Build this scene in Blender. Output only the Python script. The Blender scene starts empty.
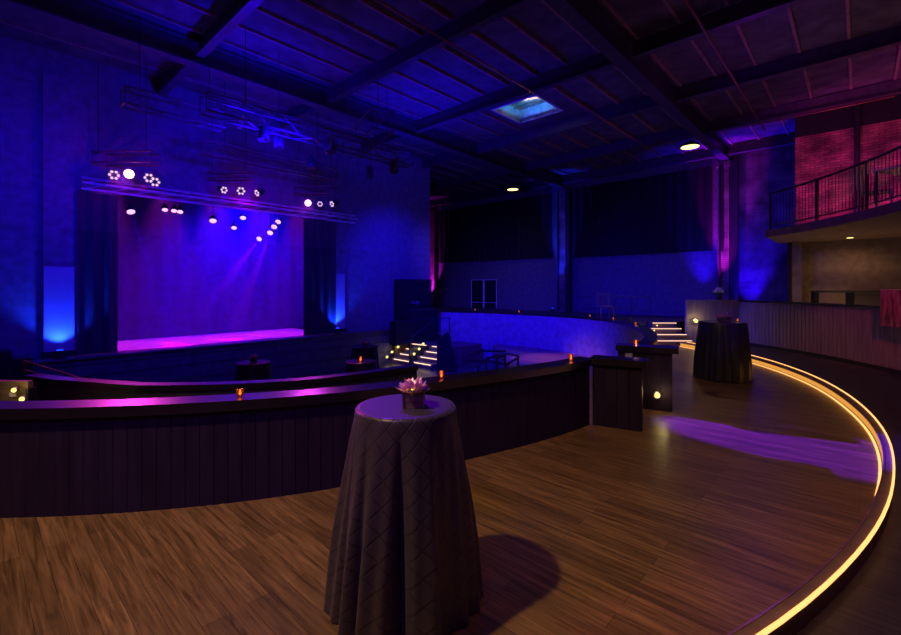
import bpy, math, random
from mathutils import Vector, Matrix
random.seed(7)
PI = math.pi
S = bpy.context.scene
COL = S.collection
rad = math.radians

# ------------------------------------------------------------------ survey
# camera at the origin of plan, 1.72 m above the wooden floor (z = 0), looking along +y
F, CX, HY, EH = 445.0, 450.5, 287.0, 1.72
def px(x, y, z):                    # a surveyed point of known height
    d = F * (EH - z) / (y - HY)
    return Vector(((x - CX) / F * d, d, z))
UD = Vector((.677, .736)); VD = Vector((-.736, .677))       # the two wall directions of the hall
def uv(u, v, z=0.0):
    p = UD * u + VD * v
    return Vector((p.x, p.y, z))
def on_v(x, y, v):                  # point seen in direction x,y lying on plane v
    r = (x - CX) / F
    d = v / (r * VD.x + VD.y)
    return Vector((r * d, d, EH + (HY - y) * d / F))
def on_u(x, y, u):
    r = (x - CX) / F
    d = u / (r * UD.x + UD.y)
    return Vector((r * d, d, EH + (HY - y) * d / F))
CC = Vector((-2.3, 10.8))           # centre of the round pit
def pol(r, deg, z=0.0):
    return Vector((CC.x + r * math.cos(rad(deg)), CC.y + r * math.sin(rad(deg)), z))
UANG = math.atan2(UD.y, UD.x); VANG = math.atan2(VD.y, VD.x)

def interp(tab, t):
    if t <= tab[0][0]: return tab[0][1]
    for (a, p), (b, q) in zip(tab, tab[1:]):
        if t <= b: return p + (q - p) * (t - a) / (b - a)
    return tab[-1][1]
def smooth_tab(tab, t, w=6):
    return sum(interp(tab, t + k) for k in (-w, -w/2, 0, w/2, w)) / 5

# ------------------------------------------------------------------ materials
def nodes(name):
    m = bpy.data.materials.new(name); m.use_nodes = True
    nt = m.node_tree; b = nt.nodes['Principled BSDF']
    return m, nt, b
def N(nt, t, **kw):
    n = nt.nodes.new(t)
    for k, v in kw.items():
        if k in n.inputs: n.inputs[k].default_value = v
        else: setattr(n, k, v)
    return n
def mat(name, col, rough=.6, metal=0, var=.25, scale=6, bump=0.0, spec=.5, stretch=(1,1,1)):
    m, nt, b = nodes(name)
    tc = N(nt, 'ShaderNodeTexCoord'); mp = N(nt, 'ShaderNodeMapping'); mp.inputs['Scale'].default_value = stretch
    nt.links.new(tc.outputs['Object'], mp.inputs['Vector'])
    no = N(nt, 'ShaderNodeTexNoise', Scale=scale, Detail=5.0)
    nt.links.new(mp.outputs['Vector'], no.inputs['Vector'])
    cr = N(nt, 'ShaderNodeValToRGB')
    cr.color_ramp.elements[0].position = .3; cr.color_ramp.elements[1].position = .7
    cr.color_ramp.elements[0].color = [c * (1 - var) for c in col] + [1]
    cr.color_ramp.elements[1].color = [min(1, c * (1 + var)) for c in col] + [1]
    nt.links.new(no.outputs['Fac'], cr.inputs['Fac']); nt.links.new(cr.outputs['Color'], b.inputs['Base Color'])
    b.inputs['Roughness'].default_value = rough; b.inputs['Metallic'].default_value = metal
    b.inputs['Specular IOR Level'].default_value = spec
    if bump:
        bp = N(nt, 'ShaderNodeBump', Strength=bump, Distance=.02)
        nt.links.new(no.outputs['Fac'], bp.inputs['Height']); nt.links.new(bp.outputs['Normal'], b.inputs['Normal'])
    return m
def emit(name, col, strength, sample=False):
    m = bpy.data.materials.new(name); m.use_nodes = True
    nt = m.node_tree; nt.nodes.remove(nt.nodes['Principled BSDF'])
    e = N(nt, 'ShaderNodeEmission', Strength=strength); e.inputs['Color'].default_value = (*col, 1)
    nt.links.new(e.outputs[0], nt.nodes['Material Output'].inputs['Surface'])
    m.cycles.emission_sampling = 'AUTO' if sample else 'NONE'
    return m
def planks(name, c1, c2, dark, ang, row=.145, length=1.5, rough=.36, dist=0.3, spec=.5):
    m, nt, b = nodes(name)
    tc = N(nt, 'ShaderNodeTexCoord'); mp = N(nt, 'ShaderNodeMapping')
    mp.inputs['Rotation'].default_value = (0, 0, -ang)
    nt.links.new(tc.outputs['Object'], mp.inputs['Vector'])
    br = N(nt, 'ShaderNodeTexBrick', offset=.37, offset_frequency=2)
    br.inputs['Scale'].default_value = 1; br.inputs['Brick Width'].default_value = length
    br.inputs['Row Height'].default_value = row; br.inputs['Mortar Size'].default_value = .0013
    br.inputs['Color1'].default_value = (*c1, 1); br.inputs['Color2'].default_value = (*c2, 1); br.inputs['Mortar'].default_value = (*dark, 1)
    br.inputs['Mortar Smooth'].default_value = .3; br.inputs['Bias'].default_value = -.1
    nt.links.new(mp.outputs['Vector'], br.inputs['Vector'])
    m2 = N(nt, 'ShaderNodeMapping'); m2.inputs['Scale'].default_value = (.9, 15, 1)
    nt.links.new(mp.outputs['Vector'], m2.inputs['Vector'])
    g = N(nt, 'ShaderNodeTexNoise', Scale=2.2, Detail=9.0, Roughness=.66, Distortion=.5)
    nt.links.new(m2.outputs['Vector'], g.inputs['Vector'])
    cr = N(nt, 'ShaderNodeValToRGB'); cr.color_ramp.elements[0].position = .36; cr.color_ramp.elements[1].position = .66
    cr.color_ramp.elements[0].color = (.38, .38, .38, 1); cr.color_ramp.elements[1].color = (1.25, 1.25, 1.25, 1)
    nt.links.new(g.outputs['Fac'], cr.inputs['Fac'])
    mx = N(nt, 'ShaderNodeMix', data_type='RGBA', blend_type='MULTIPLY'); mx.inputs[0].default_value = 1
    nt.links.new(br.outputs['Color'], mx.inputs[6]); nt.links.new(cr.outputs['Color'], mx.inputs[7])
    nt.links.new(mx.outputs[2], b.inputs['Base Color'])
    rr = N(nt, 'ShaderNodeMapRange'); rr.inputs['To Min'].default_value = rough - .08; rr.inputs['To Max'].default_value = rough + .12
    nt.links.new(g.outputs['Fac'], rr.inputs['Value']); nt.links.new(rr.outputs[0], b.inputs['Roughness'])
    b.inputs['Specular IOR Level'].default_value = spec
    bp = N(nt, 'ShaderNodeBump', Strength=dist, Distance=.003)
    nt.links.new(g.outputs['Fac'], bp.inputs['Height']); nt.links.new(bp.outputs['Normal'], b.inputs['Normal'])
    return m
def bricks(name, c1, c2, mortar, bw=.22, rh=.075, rough=.85):
    m, nt, b = nodes(name)
    tc = N(nt, 'ShaderNodeTexCoord'); sp = N(nt, 'ShaderNodeSeparateXYZ'); cb = N(nt, 'ShaderNodeCombineXYZ')
    nt.links.new(tc.outputs['Object'], sp.inputs[0])
    nt.links.new(sp.outputs['X'], cb.inputs['X']); nt.links.new(sp.outputs['Z'], cb.inputs['Y'])
    br = N(nt, 'ShaderNodeTexBrick'); br.inputs['Scale'].default_value = 1
    br.inputs['Brick Width'].default_value = bw; br.inputs['Row Height'].default_value = rh; br.inputs['Mortar Size'].default_value = .008
    br.inputs['Color1'].default_value = (*c1, 1); br.inputs['Color2'].default_value = (*c2, 1); br.inputs['Mortar'].default_value = (*mortar, 1)
    nt.links.new(cb.outputs[0], br.inputs['Vector'])
    no = N(nt, 'ShaderNodeTexNoise', Scale=1.7, Detail=6.0); nt.links.new(tc.outputs['Object'], no.inputs['Vector'])
    cr = N(nt, 'ShaderNodeValToRGB'); cr.color_ramp.elements[0].position = .35; cr.color_ramp.elements[1].position = .68
    cr.color_ramp.elements[0].color = (.3, .3, .3, 1); cr.color_ramp.elements[1].color = (1.3, 1.2, 1.1, 1)
    nt.links.new(no.outputs['Fac'], cr.inputs['Fac'])
    mx = N(nt, 'ShaderNodeMix', data_type='RGBA', blend_type='MULTIPLY'); mx.inputs[0].default_value = 1
    nt.links.new(br.outputs['Color'], mx.inputs[6]); nt.links.new(cr.outputs['Color'], mx.inputs[7])
    nt.links.new(mx.outputs[2], b.inputs['Base Color']); b.inputs['Roughness'].default_value = rough
    bp = N(nt, 'ShaderNodeBump', Strength=.6, Distance=.01); bp.invert = True
    nt.links.new(br.outputs['Fac'], bp.inputs['Height']); nt.links.new(bp.outputs['Normal'], b.inputs['Normal'])
    return m
def pintuck():
    m, nt, b = nodes('pintuck_satin')
    uvn = N(nt, 'ShaderNodeTexCoord'); mp = N(nt, 'ShaderNodeMapping'); mp.inputs['Rotation'].default_value = (0, 0, rad(45))
    nt.links.new(uvn.outputs['UV'], mp.inputs['Vector'])
    sp = N(nt, 'ShaderNodeSeparateXYZ'); nt.links.new(mp.outputs['Vector'], sp.inputs[0])
    outs = []
    for ax in ('X', 'Y'):
        a = N(nt, 'ShaderNodeMath', operation='MULTIPLY'); a.inputs[1].default_value = 1 / .085
        nt.links.new(sp.outputs[ax], a.inputs[0])
        f = N(nt, 'ShaderNodeMath', operation='FRACT'); nt.links.new(a.outputs[0], f.inputs[0])
        s = N(nt, 'ShaderNodeMath', operation='SUBTRACT'); s.inputs[1].default_value = .5; nt.links.new(f.outputs[0], s.inputs[0])
        ab = N(nt, 'ShaderNodeMath', operation='ABSOLUTE'); nt.links.new(s.outputs[0], ab.inputs[0])
        mr = N(nt, 'ShaderNodeMapRange'); mr.inputs['From Min'].default_value = 0; mr.inputs['From Max'].default_value = .07
        mr.inputs['To Min'].default_value = 0; mr.inputs['To Max'].default_value = 1
        nt.links.new(ab.outputs[0], mr.inputs['Value']); outs.append(mr)
    mn = N(nt, 'ShaderNodeMath', operation='MINIMUM'); nt.links.new(outs[0].outputs[0], mn.inputs[0]); nt.links.new(outs[1].outputs[0], mn.inputs[1])
    bp = N(nt, 'ShaderNodeBump', Strength=.45, Distance=.004); nt.links.new(mn.outputs[0], bp.inputs['Height'])
    nt.links.new(bp.outputs['Normal'], b.inputs['Normal'])
    cr = N(nt, 'ShaderNodeMix', data_type='RGBA'); cr.inputs[6].default_value = (.026, .020, .023, 1); cr.inputs[7].default_value = (.058, .044, .050, 1)
    nt.links.new(mn.outputs[0], cr.inputs[0]); nt.links.new(cr.outputs[2], b.inputs['Base Color'])
    b.inputs['Roughness'].default_value = .38; b.inputs['Sheen Weight'].default_value = .1
    return m

M = {}
M['floor'] = planks('floor_planks', (.37, .21, .078), (.225, .13, .05), (.03, .015, .01), VANG, row=.115, rough=.33)
M['tier'] = planks('tier_planks', (.42, .27, .18), (.33, .21, .14), (.08, .05, .03), VANG, rough=.5)
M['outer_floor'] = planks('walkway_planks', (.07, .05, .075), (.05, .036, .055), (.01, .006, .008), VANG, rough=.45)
M['pit_floor'] = mat('pit_floor_black', (.05, .05, .055), .35, spec=.6)
M['black'] = mat('black_paint', (.02, .02, .022), .5)
M['pitwall'] = mat('dark_boards', (.030, .019, .040), .5, stretch=(1, 1, .15), scale=9, bump=.15, spec=.08)
M['bluewall'] = mat('painted_plaster', (.34, .34, .36), .7)
M['cap'] = mat('lacquered_cap', (.010, .008, .014), .27, spec=.8)
M['slat'] = mat('walkway_boards', (.33, .25, .25), .55, stretch=(3, 3, .3), scale=5)
M['wall'] = mat('hall_wall_paint', (.16, .16, .17), .8)
M['wallr'] = bricks('painted_block', (.2, .19, .19), (.16, .155, .16), (.12, .12, .12), bw=.42, rh=.21)
M['panelblue'] = mat('pale_panel', (.45, .45, .5), .6, var=.05)
M['wallstage'] = mat('stage_wall_paint', (.20, .20, .22), .85)
M['brick'] = bricks('red_brick', (.62, .24, .20), (.36, .12, .12), (.16, .12, .12))
M['brickpurple'] = bricks('painted_brick', (.42, .3, .3), (.3, .22, .23), (.14, .11, .11))
M['ceil'] = mat('ceiling_deck_paint', (.11, .10, .11), .8, scale=3, var=.4)
M['steel'] = mat('dark_steel', (.09, .085, .09), .45, metal=.3)
M['conduit'] = mat('rust_conduit', (.30, .11, .07), .5)
M['truss'] = mat('truss_metal', (.13, .08, .09), .5, metal=.2)
M['drape'] = mat('black_drape', (.011, .011, .012), .9, stretch=(4, 4, .4))
M['curtain'] = mat('stage_curtain', (.05, .05, .055), .9, stretch=(4, 4, .4))
M['backdrop'] = mat('backdrop_cloth', (.045, .045, .13), .9)
M['stagefloor'] = mat('stage_floor_vinyl', (.42, .38, .42), .5)
M['stageface'] = mat('stage_face_paint', (.10, .10, .12), .5)
M['header'] = mat('header_metal', (.55, .5, .55), .4)
M['soffit'] = mat('soffit_board', (.34, .25, .18), .8)
M['beige'] = mat('beige_plaster', (.24, .19, .15), .8)
M['cloth'] = pintuck()
M['cloth_top'] = mat('satin_top', (.06, .05, .065), .42, var=.1, stretch=(1, 20, 1), bump=.1)
M['satin'] = mat('black_satin', (.022, .02, .024), .42)
M['wood'] = mat('weathered_wood', (.22, .14, .09), .6, stretch=(1, 1, 8), scale=6, bump=.2)
M['petal'] = mat('pale_petals', (.8, .42, .6), .6, var=.15)
M['leaf'] = mat('leaf_green', (.06, .12, .04), .6)
M['white'] = mat('white_plastic', (.7, .68, .65), .5)
M['skysides'] = mat('skylight_well_paint', (.6, .62, .62), .6)
M['skytop'] = mat('skylight_board', (.55, .38, .24), .7, var=.6, scale=9)
M['chrome'] = mat('brushed_metal', (.5, .5, .5), .3, metal=1)
M['rug'] = mat('patterned_red', (.5, .12, .16), .6, var=.98, scale=3, stretch=(4, 4, .8))
M['led'] = emit('led_strip_warm', (1, .40, .12), 2.2, True)
M['led_dim'] = emit('led_nosing_warm', (1, .62, .42), 2.2, False)
M['step_glow'] = emit('step_lamp_glow', (1, .74, .13), 2.6)
M['flame'] = emit('candle_flame', (1, .40, .08), 4)
M['flame_pale'] = emit('pale_candle_flame', (1, .62, .5), 1.3)
M['pend'] = emit('pendant_lens', (1, .82, .28), 2.6)
M['lens_m'] = emit('magenta_lens', (1, .42, .95), 1.7)
M['lens_big'] = emit('bright_lens', (1, .55, .6), 8)
M['lens_w'] = emit('white_violet_leds', (.9, .55, 1), 1.2)
def amber():
    m, nt, b = nodes('amber_glass')
    b.inputs['Base Color'].default_value = (1, .35, .08, 1); b.inputs['Roughness'].default_value = .25
    b.inputs['Transmission Weight'].default_value = .85; b.inputs['IOR'].default_value = 1.15
    return m
M['amber'] = amber()

# ------------------------------------------------------------------ mesh builder
class MB:
    def __init__(s): s.v = []; s.f = []; s.uv = None
    def add(s, vs, fs):
        o = len(s.v); s.v += [tuple(p) for p in vs]; s.f += [tuple(i + o for i in f) for f in fs]; return s
    def box(s, c, d, yaw=0, rot=None):
        c = Vector(c); hx, hy, hz = d[0] / 2, d[1] / 2, d[2] / 2
        R = rot if rot is not None else Matrix.Rotation(yaw, 3, 'Z')
        vs = [c + R @ Vector((x * hx, y * hy, z * hz)) for x in (-1, 1) for y in (-1, 1) for z in (-1, 1)]
        return s.add(vs, [(0, 1, 3, 2), (4, 6, 7, 5), (0, 4, 5, 1), (2, 3, 7, 6), (0, 2, 6, 4), (1, 5, 7, 3)])
    def bar(s, a, b, w, h):            # box from a to b
        a = Vector(a); b = Vector(b); t = (b - a); L = t.length; t.normalize()
        up = Vector((0, 0, 1)) if abs(t.z) < .95 else Vector((0, 1, 0))
        sd = t.cross(up).normalized(); up = sd.cross(t)
        R = Matrix((t, sd, up)).transposed()
        return s.box((a + b) / 2, (L, w, h), rot=R)
    def tube(s, pts, r, n=8, cap=True):
        pts = [Vector(p) for p in pts]; rings = []
        rr = r if isinstance(r, (list, tuple)) else [r] * len(pts)
        o = len(s.v); prev = None
        for i, p in enumerate(pts):
            t = (pts[min(i + 1, len(pts) - 1)] - pts[max(i - 1, 0)]).normalized()
            a = Vector((0, 0, 1)) if abs(t.z) < .9 else Vector((1, 0, 0))
            if prev is not None: a = prev
            x = (a - t * a.dot(t)).normalized(); y = t.cross(x); prev = x
            for k in range(n):
                th = 2 * PI * k / n
                s.v.append(tuple(p + (x * math.cos(th) + y * math.sin(th)) * rr[i]))
        for i in range(len(pts) - 1):
            for k in range(n):
                a = o + i * n + k; b = o + i * n + (k + 1) % n
                s.f.append((a, b, b + n, a + n))
        if cap:
            s.f.append(tuple(o + k for k in range(n))[::-1]); e = o + (len(pts) - 1) * n
            s.f.append(tuple(e + k for k in range(n)))
        return s
    def lathe(s, prof, c=(0, 0, 0), n=24, cap=True):   # prof: (r, z)
        o = len(s.v)
        for r, z in prof:
            for k in range(n):
                th = 2 * PI * k / n
                s.v.append((c[0] + r * math.cos(th), c[1] + r * math.sin(th), c[2] + z))
        for i in range(len(prof) - 1):
            for k in range(n):
                a = o + i * n + k; b = o + i * n + (k + 1) % n
                s.f.append((a, b, b + n, a + n))
        if cap:
            s.f.append(tuple(o + k for k in range(n))[::-1])
            e = o + (len(prof) - 1) * n; s.f.append(tuple(e + k for k in range(n)))
        return s
    def wall(s, A, B, z0, z1):         # closed wall between two plan polylines; z may be lists
        n = len(A); g = lambda z, i: z[i] if isinstance(z, (list, tuple)) else z
        vs = []
        for i in range(n):
            vs += [(A[i][0], A[i][1], g(z0, i)), (A[i][0], A[i][1], g(z1, i)), (B[i][0], B[i][1], g(z1, i)), (B[i][0], B[i][1], g(z0, i))]
        fs = []
        for i in range(n - 1):
            a = 4 * i; b = a + 4
            for k in range(4):
                fs.append((a + k, a + (k + 1) % 4, b + (k + 1) % 4, b + k))
        fs += [(3, 2, 1, 0), (4 * n - 4, 4 * n - 3, 4 * n - 2, 4 * n - 1)]
        return s.add(vs, fs)
    def prism(s, poly, z0, z1):
        n = len(poly)
        vs = [(p[0], p[1], z0) for p in poly] + [(p[0], p[1], z1) for p in poly]
        return s.add(vs, [tuple(range(n))[::-1], tuple(range(n, 2 * n))] + [(i, (i + 1) % n, n + (i + 1) % n, n + i) for i in range(n)])
    def build(s, name, m, parent=None, world=True, smooth=False, loc=None, rotz=0):
        vs = s.v
        if parent is not None and world:
            l = parent.location; c, sn = math.cos(-parent.rotation_euler.z), math.sin(-parent.rotation_euler.z)
            vs = [((x - l.x) * c - (y - l.y) * sn, (x - l.x) * sn + (y - l.y) * c, z - l.z) for x, y, z in vs]
        elif loc is not None and world:
            c, sn = math.cos(-rotz), math.sin(-rotz)
            vs = [((x - loc[0]) * c - (y - loc[1]) * sn, (x - loc[0]) * sn + (y - loc[1]) * c, z - loc[2]) for x, y, z in vs]
        me = bpy.data.meshes.new(name); me.from_pydata(vs, [], s.f)
        import bmesh
        bm = bmesh.new(); bm.from_mesh(me); bmesh.ops.recalc_face_normals(bm, faces=bm.faces); bm.to_mesh(me); bm.free()
        if smooth:
            me.polygons.foreach_set('use_smooth', [True] * len(me.polygons))
        o = bpy.data.objects.new(name, me); COL.objects.link(o)
        me.materials.append(m if not isinstance(m, str) else M[m])
        if parent is not None: o.parent = parent
        elif loc is not None: o.location = loc; o.rotation_euler.z = rotz
        return o

def tag(o, label=None, cat=None, group=None, kind=None):
    if label: o['label'] = label
    if cat: o['category'] = cat
    if group: o['group'] = group
    if kind: o['kind'] = kind
    return o
def empty(name, loc, label, cat, rz=0, group=None, kind=None):
    o = bpy.data.objects.new(name, None); COL.objects.link(o); o.location = Vector(loc); o.rotation_euler.z = rz
    o.empty_display_size = .1
    return tag(o, label, cat, group, kind)
def struct(o): o['kind'] = 'structure'; return o
def copy_tree(o, parent=None):
    c = o.copy(); COL.objects.link(c)
    if parent is not None: c.parent = parent
    for ch in list(o.children): copy_tree(ch, c)
    return c
def light(kind, loc, col, power, parent=None, size=.05, target=None, angle=60, blend=.5, name='lamp', scatter=1.0):
    L = bpy.data.lights.new(name, kind); L.color = col; L.energy = power
    L.shadow_soft_size = size
    if kind == 'SPOT': L.spot_size = rad(angle); L.spot_blend = blend
    L.volume_factor = scatter if hasattr(L, 'volume_factor') else 1
    o = bpy.data.objects.new(name, L); COL.objects.link(o); o.location = Vector(loc)
    if target is not None:
        o.rotation_euler = (Vector(target) - Vector(loc)).to_track_quat('-Z', 'Y').to_euler()
    return o

# ------------------------------------------------------------------ camera
cam = bpy.data.cameras.new('camera'); camo = bpy.data.objects.new('camera', cam); COL.objects.link(camo)
camo.location = (0, 0, EH); camo.rotation_euler = (PI / 2, 0, 0)
cam.sensor_width = 36; cam.lens = 36 * F / 901; cam.shift_y = -(317.5 - HY) / 901; cam.clip_start = .05
S.camera = camo
S.view_settings.view_transform = 'Standard'; S.view_settings.look = 'None'; S.view_settings.gamma = 1; S.view_settings.exposure = 0
w = bpy.data.worlds.new('world'); S.world = w; w.use_nodes = True
w.node_tree.nodes['Background'].inputs[0].default_value = (.02, .02, .25, 1); w.node_tree.nodes['Background'].inputs[1].default_value = .02

BLUE = (.008, 0, 1.0); MAG = (1.0, .03, .95); WARM = (1.0, .58, .27); PURP = (.17, .0, 1.0)

# ------------------------------------------------------------------ setting: floors
PIT = [(-150, 8.2), (-125, 8.1), (-110, 7.85), (-98, 7.56), (-90, 7.38), (-81.6, 7.18), (-68.4, 6.80), (-52.4, 6.62), (-42, 6.46), (-36.6, 6.52), (-18.2, 6.44),
       (-5.3, 6.52), (14.7, 6.70), (32.5, 6.52), (50.5, 6.36), (75.4, 6.25), (92, 6.3), (130, 6.8), (160, 7.6), (210, 8.2)]
pr = lambda t: smooth_tab(PIT, t, 4)
def ring(a0, a1, fin, fout, z, step=2.0, thick=.08):
    n = max(2, int(abs(a1 - a0) / step) + 1); A = []; B = []
    for i in range(n):
        t = a0 + (a1 - a0) * i / (n - 1)
        A.append(pol(fin(t), t)); B.append(pol(fout(t), t))
    return MB().wall(A, B, z - thick, z)
def pitr(t): return pr(t if t <= 210 else t - 360)
fl = ring(-150, 210, pitr, lambda t: 22, 0, 2.0, .1)
struct(fl.build('floor', 'floor'))
# sunken dance floor and the raised tier around it
struct(ring(-180, 180, lambda t: .02, lambda t: pr(t if t > -150 else t + 360) + .02, -.9, 3, .1).build('floor_pit', 'pit_floor'))
RAILC = [(-5.39, 5.66), (-4.9, 5.46), (-4.45, 5.33), (-3.83, 5.16), (-3.44, 5.1), (-2.6, 5.16), (-1.81, 5.38), (-1.3, 5.68), (-.91, 6.0), (-.48, 6.35)]
def tier_in(t):
    if t < -62: return interp([(-150, 6.1), (-120, 6.0), (-98, 5.86), (-85, 5.5), (-75, 5.1), (-68, 4.85), (-62, 4.7)], t) + .1
    if t < -20: return 4.8 - (t + 62) / 42 * .75
    return 3.8 / math.cos(rad(t))
struct(ring(-118, 52, tier_in, lambda t: pr(t) - .01, -.3, 2, .595).build('floor_tier', 'tier'))

# outer walkway slightly different boards, laid on the floor beyond the curb
CURB = [(-75, 9.56), (-67.6, 9.45), (-61.4, 9.36), (-55.8, 9.28), (-50, 9.21), (-44, 9.17), (-38, 9.14), (-30, 9.10), (-18, 9.13), (-4, 9.15), (20, 9.2)]
COUT = [(-75, 9.62), (-67, 9.52), (-62.7, 9.45), (-59, 9.40), (-52, 9.31), (-47.7, 9.26), (-40, 9.22), (-33, 9.20), (-25, 9.22), (-12, 9.30), (-1, 9.38), (20, 9.42)]
cr_ = lambda t: smooth_tab(CURB, t, 3)
co_ = lambda t: smooth_tab(COUT, t, 3)
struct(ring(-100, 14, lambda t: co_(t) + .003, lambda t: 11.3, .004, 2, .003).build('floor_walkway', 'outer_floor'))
ch = .115
curb = empty('light_curb', pol(9.1, -30), 'low curved wooden curb edged with glowing amber strips sweeping round the floor', 'curb')
ring(-75, 13, cr_, co_, ch, 1.5, ch).build('curb_body', 'wood', curb)
ring(-75, 13, lambda t: cr_(t) - .003, lambda t: cr_(t) + .009, ch + .005, 1.5, .006).build('nosing', mat('purple_lacquer_trim', (.25, .12, .2), .2), curb)
ring(-75, 13, lambda t: co_(t) - .009, lambda t: co_(t) + .006, ch + .012, 1.5, .016).build('outer_light_strip', 'led', curb)
ring(-51, 13, lambda t: cr_(t) - .032, lambda t: cr_(t) - .012, .012, 1.5, .010).build('inner_light_strip', 'led', curb)

ring(-46, 13, lambda t: cr_(t) - .0035, lambda t: cr_(t) - .0005, ch - .022, 1.5, ch - .045).build('riser_painted_glow', emit('painted_strip_glow', (1, .42, .07), .8, True), curb)  # the inner strip's light on the riser face, put in as emission
# ------------------------------------------------------------------ setting: pit walls with board grooves and caps
def boards(f, a0, a1, off, out=1, bw=.13, g=.007, gw=.010):
    """outer polyline of a curved boarded wall: radius f(t)+off with grooves"""
    pts = []; t = a0
    while t < a1 - 1e-6:
        r = f(t) + off; dt = math.degrees(bw / r); dg = math.degrees(gw / r)
        e = min(t + dt, a1)
        pts += [(pol(f(t) + off - out * g, t)), (pol(f(t) + off, t + dg / 2)), (pol(f(e) + off, e - dg / 2))]
        t = e
    pts.append(pol(f(a1) + off, a1))
    return pts
def board_wall(f, a0, a1, th, z0, z1, bw=.13, both=False, outside=True):
    A = boards(f, a0, a1, 0, 1, bw) if outside else None
    if outside:
        B = []
        for p in A:
            d = Vector((p.x, p.y)) - CC; r = d.length; t = math.degrees(math.atan2(d.y, d.x))
            d.normalize(); q = CC + d * (f(t) - th); B.append(Vector((q.x, q.y, 0)))
    return MB().wall(A, B, z0, z1)
def capring(f, a0, a1, i, o, z0, z1):
    return ring(a0, a1, lambda t: f(t) + i, lambda t: f(t) + o, z1, 1.5, z1 - z0)

wn = board_wall(pr, -135, -52.4, .14, -.9, .74, .10).build('wall_pit_near', 'pitwall'); struct(wn)
struct(capring(pr, -135, -52.0, -.19, .05, .745, .825).build('trim_1', 'cap'))
wf = ring(-42.5, 72, lambda t: pr(t) - .01, lambda t: pr(t) + .13, .78, 2, 1.68).build('wall_pit_far', 'bluewall'); struct(wf)
struct(capring(pr, -42.5, 72, -.04, .17, .785, .85).build('trim_2', 'cap'))
# left far part behind the parapet, out of sight
# inner rail wall
def offset(P, d):
    out = []
    for i in range(len(P)):
        a = Vector(P[max(i - 1, 0)]); b = Vector(P[min(i + 1, len(P) - 1)]); t = (b - a).normalized()
        out.append((P[i][0] - t.y * d, P[i][1] + t.x * d))
    return out
def densify(P, k=4):
    out = []
    n = len(P)
    for i in range(n - 1):
        p0 = Vector(P[max(i - 1, 0)]); p1 = Vector(P[i]); p2 = Vector(P[i + 1]); p3 = Vector(P[min(i + 2, n - 1)])
        for j in range(k):
            t = j / k
            out.append(tuple(.5 * ((2 * p1) + (-p0 + p2) * t + (2 * p0 - 5 * p1 + 4 * p2 - p3) * t * t + (-p0 + 3 * p1 - 3 * p2 + p3) * t ** 3)))
    out.append(tuple(P[-1])); return out
RC = densify(RAILC)
struct(MB().wall(RC, offset(RC, .1), -.9, .53).build('wall_inner_rail', 'black'))
struct(MB().wall(offset(RC, -.03), offset(RC, .13), .535, .6).build('trim_3', 'cap'))

# the two stub walls at the opening
def stub(name, a, b, th, z1, cap_over, n, face):
    a = Vector(a); b = Vector(b); t = (b - a).normalized(); nrm = Vector((-t.y, t.x))
    L = (b - a).length; k = max(2, int(L / .12)); A = []
    for i in range(k):
        p = a + t * (L * i / k); q = a + t * (L * (i + 1) / k)
        A += [p + nrm * .006, p + t * .006, q - t * .006]
    A.append(b); B = [p + nrm * th for p in A]
    w_ = struct(MB().wall(A, B, -.9, z1).build('wall_stub_' + name, face))
    c = MB().wall([a - t * .02 - nrm * .06, b + t * cap_over - nrm * .06], [a - t * .02 + nrm * (th + .06), b + t * cap_over + nrm * (th + .06)], z1 + .005, z1 + .085)
    struct(c.build('trim_%d' % n, 'cap'))
stub('left', (1.77, 5.55), (2.27, 5.28), .16, .76, .06, 4, 'pitwall')
stub('right', (2.42, 6.44), (3.05, 6.12), .16, .80, .08, 5, 'pitwall')
# steps in the opening down to the tier
st = empty('entry_step', (2.05, 6.05, -.3), 'dark step leading down into the pit between the two stub walls', 'step')
MB().prism([(1.95, 5.70), (2.30, 5.45), (2.85, 6.10), (2.48, 6.38)], -.3, -.12).build('tread', 'black', st)

# ------------------------------------------------------------------ walkway outer wall (vertical boards)
OR = lambda t: 11.3
A = boards(OR, -60, 13.2, 0, -1, .115, .012, .02)
B = [pol(11.45, math.degrees(math.atan2(p.y - CC.y, p.x - CC.x))) for p in A]
struct(MB().wall(A, B, 0, 1.27).build('wall_walkway', 'slat'))
struct(ring(-60, 13.2, lambda t: 11.26, lambda t: 11.5, 1.33, 2, .055).build('trim_6', 'cap'))
struct(ring(-60, 13.2, lambda t: 11.27, lambda t: 11.3, .09, 2, .085).build('baseboard_walkway', 'black'))
e0 = pol(11.3, 13.2)
struct(MB().wall([(7.12, 13.42), (e0.x, e0.y)], [(7.14, 13.56), (e0.x + .02, e0.y + .14)], 0, 1.33).build('wall_walkway_end', 'slat'))

# ------------------------------------------------------------------ hall walls
DU = 18.6
def uwall(name, v0, v1, z0, z1, m, u=DU, th=.2):
    o = uv(u, v0); MBx = MB().wall([uv(u, v0), uv(u, v1)], [uv(u + th, v0), uv(u + th, v1)], z0, z1)
    return struct(MBx.build(name, m, loc=(o.x, o.y, 0), rotz=VANG))
def vwall(name, u0, u1, z0, z1, m, v, th=.2):
    o = uv(u0, v); b = MB().wall([uv(u0, v), uv(u1, v)], [uv(u0, v + th), uv(u1, v + th)], z0, z1)
    return struct(b.build(name, m, loc=(o.x, o.y, 0), rotz=UANG))
uwall('wall_back', 3.5, 19.5, -.0, 7.2, 'wall')
uwall('wall_back_right', -.2, 3.5, 0, 7.2, 'wallr')
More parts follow.
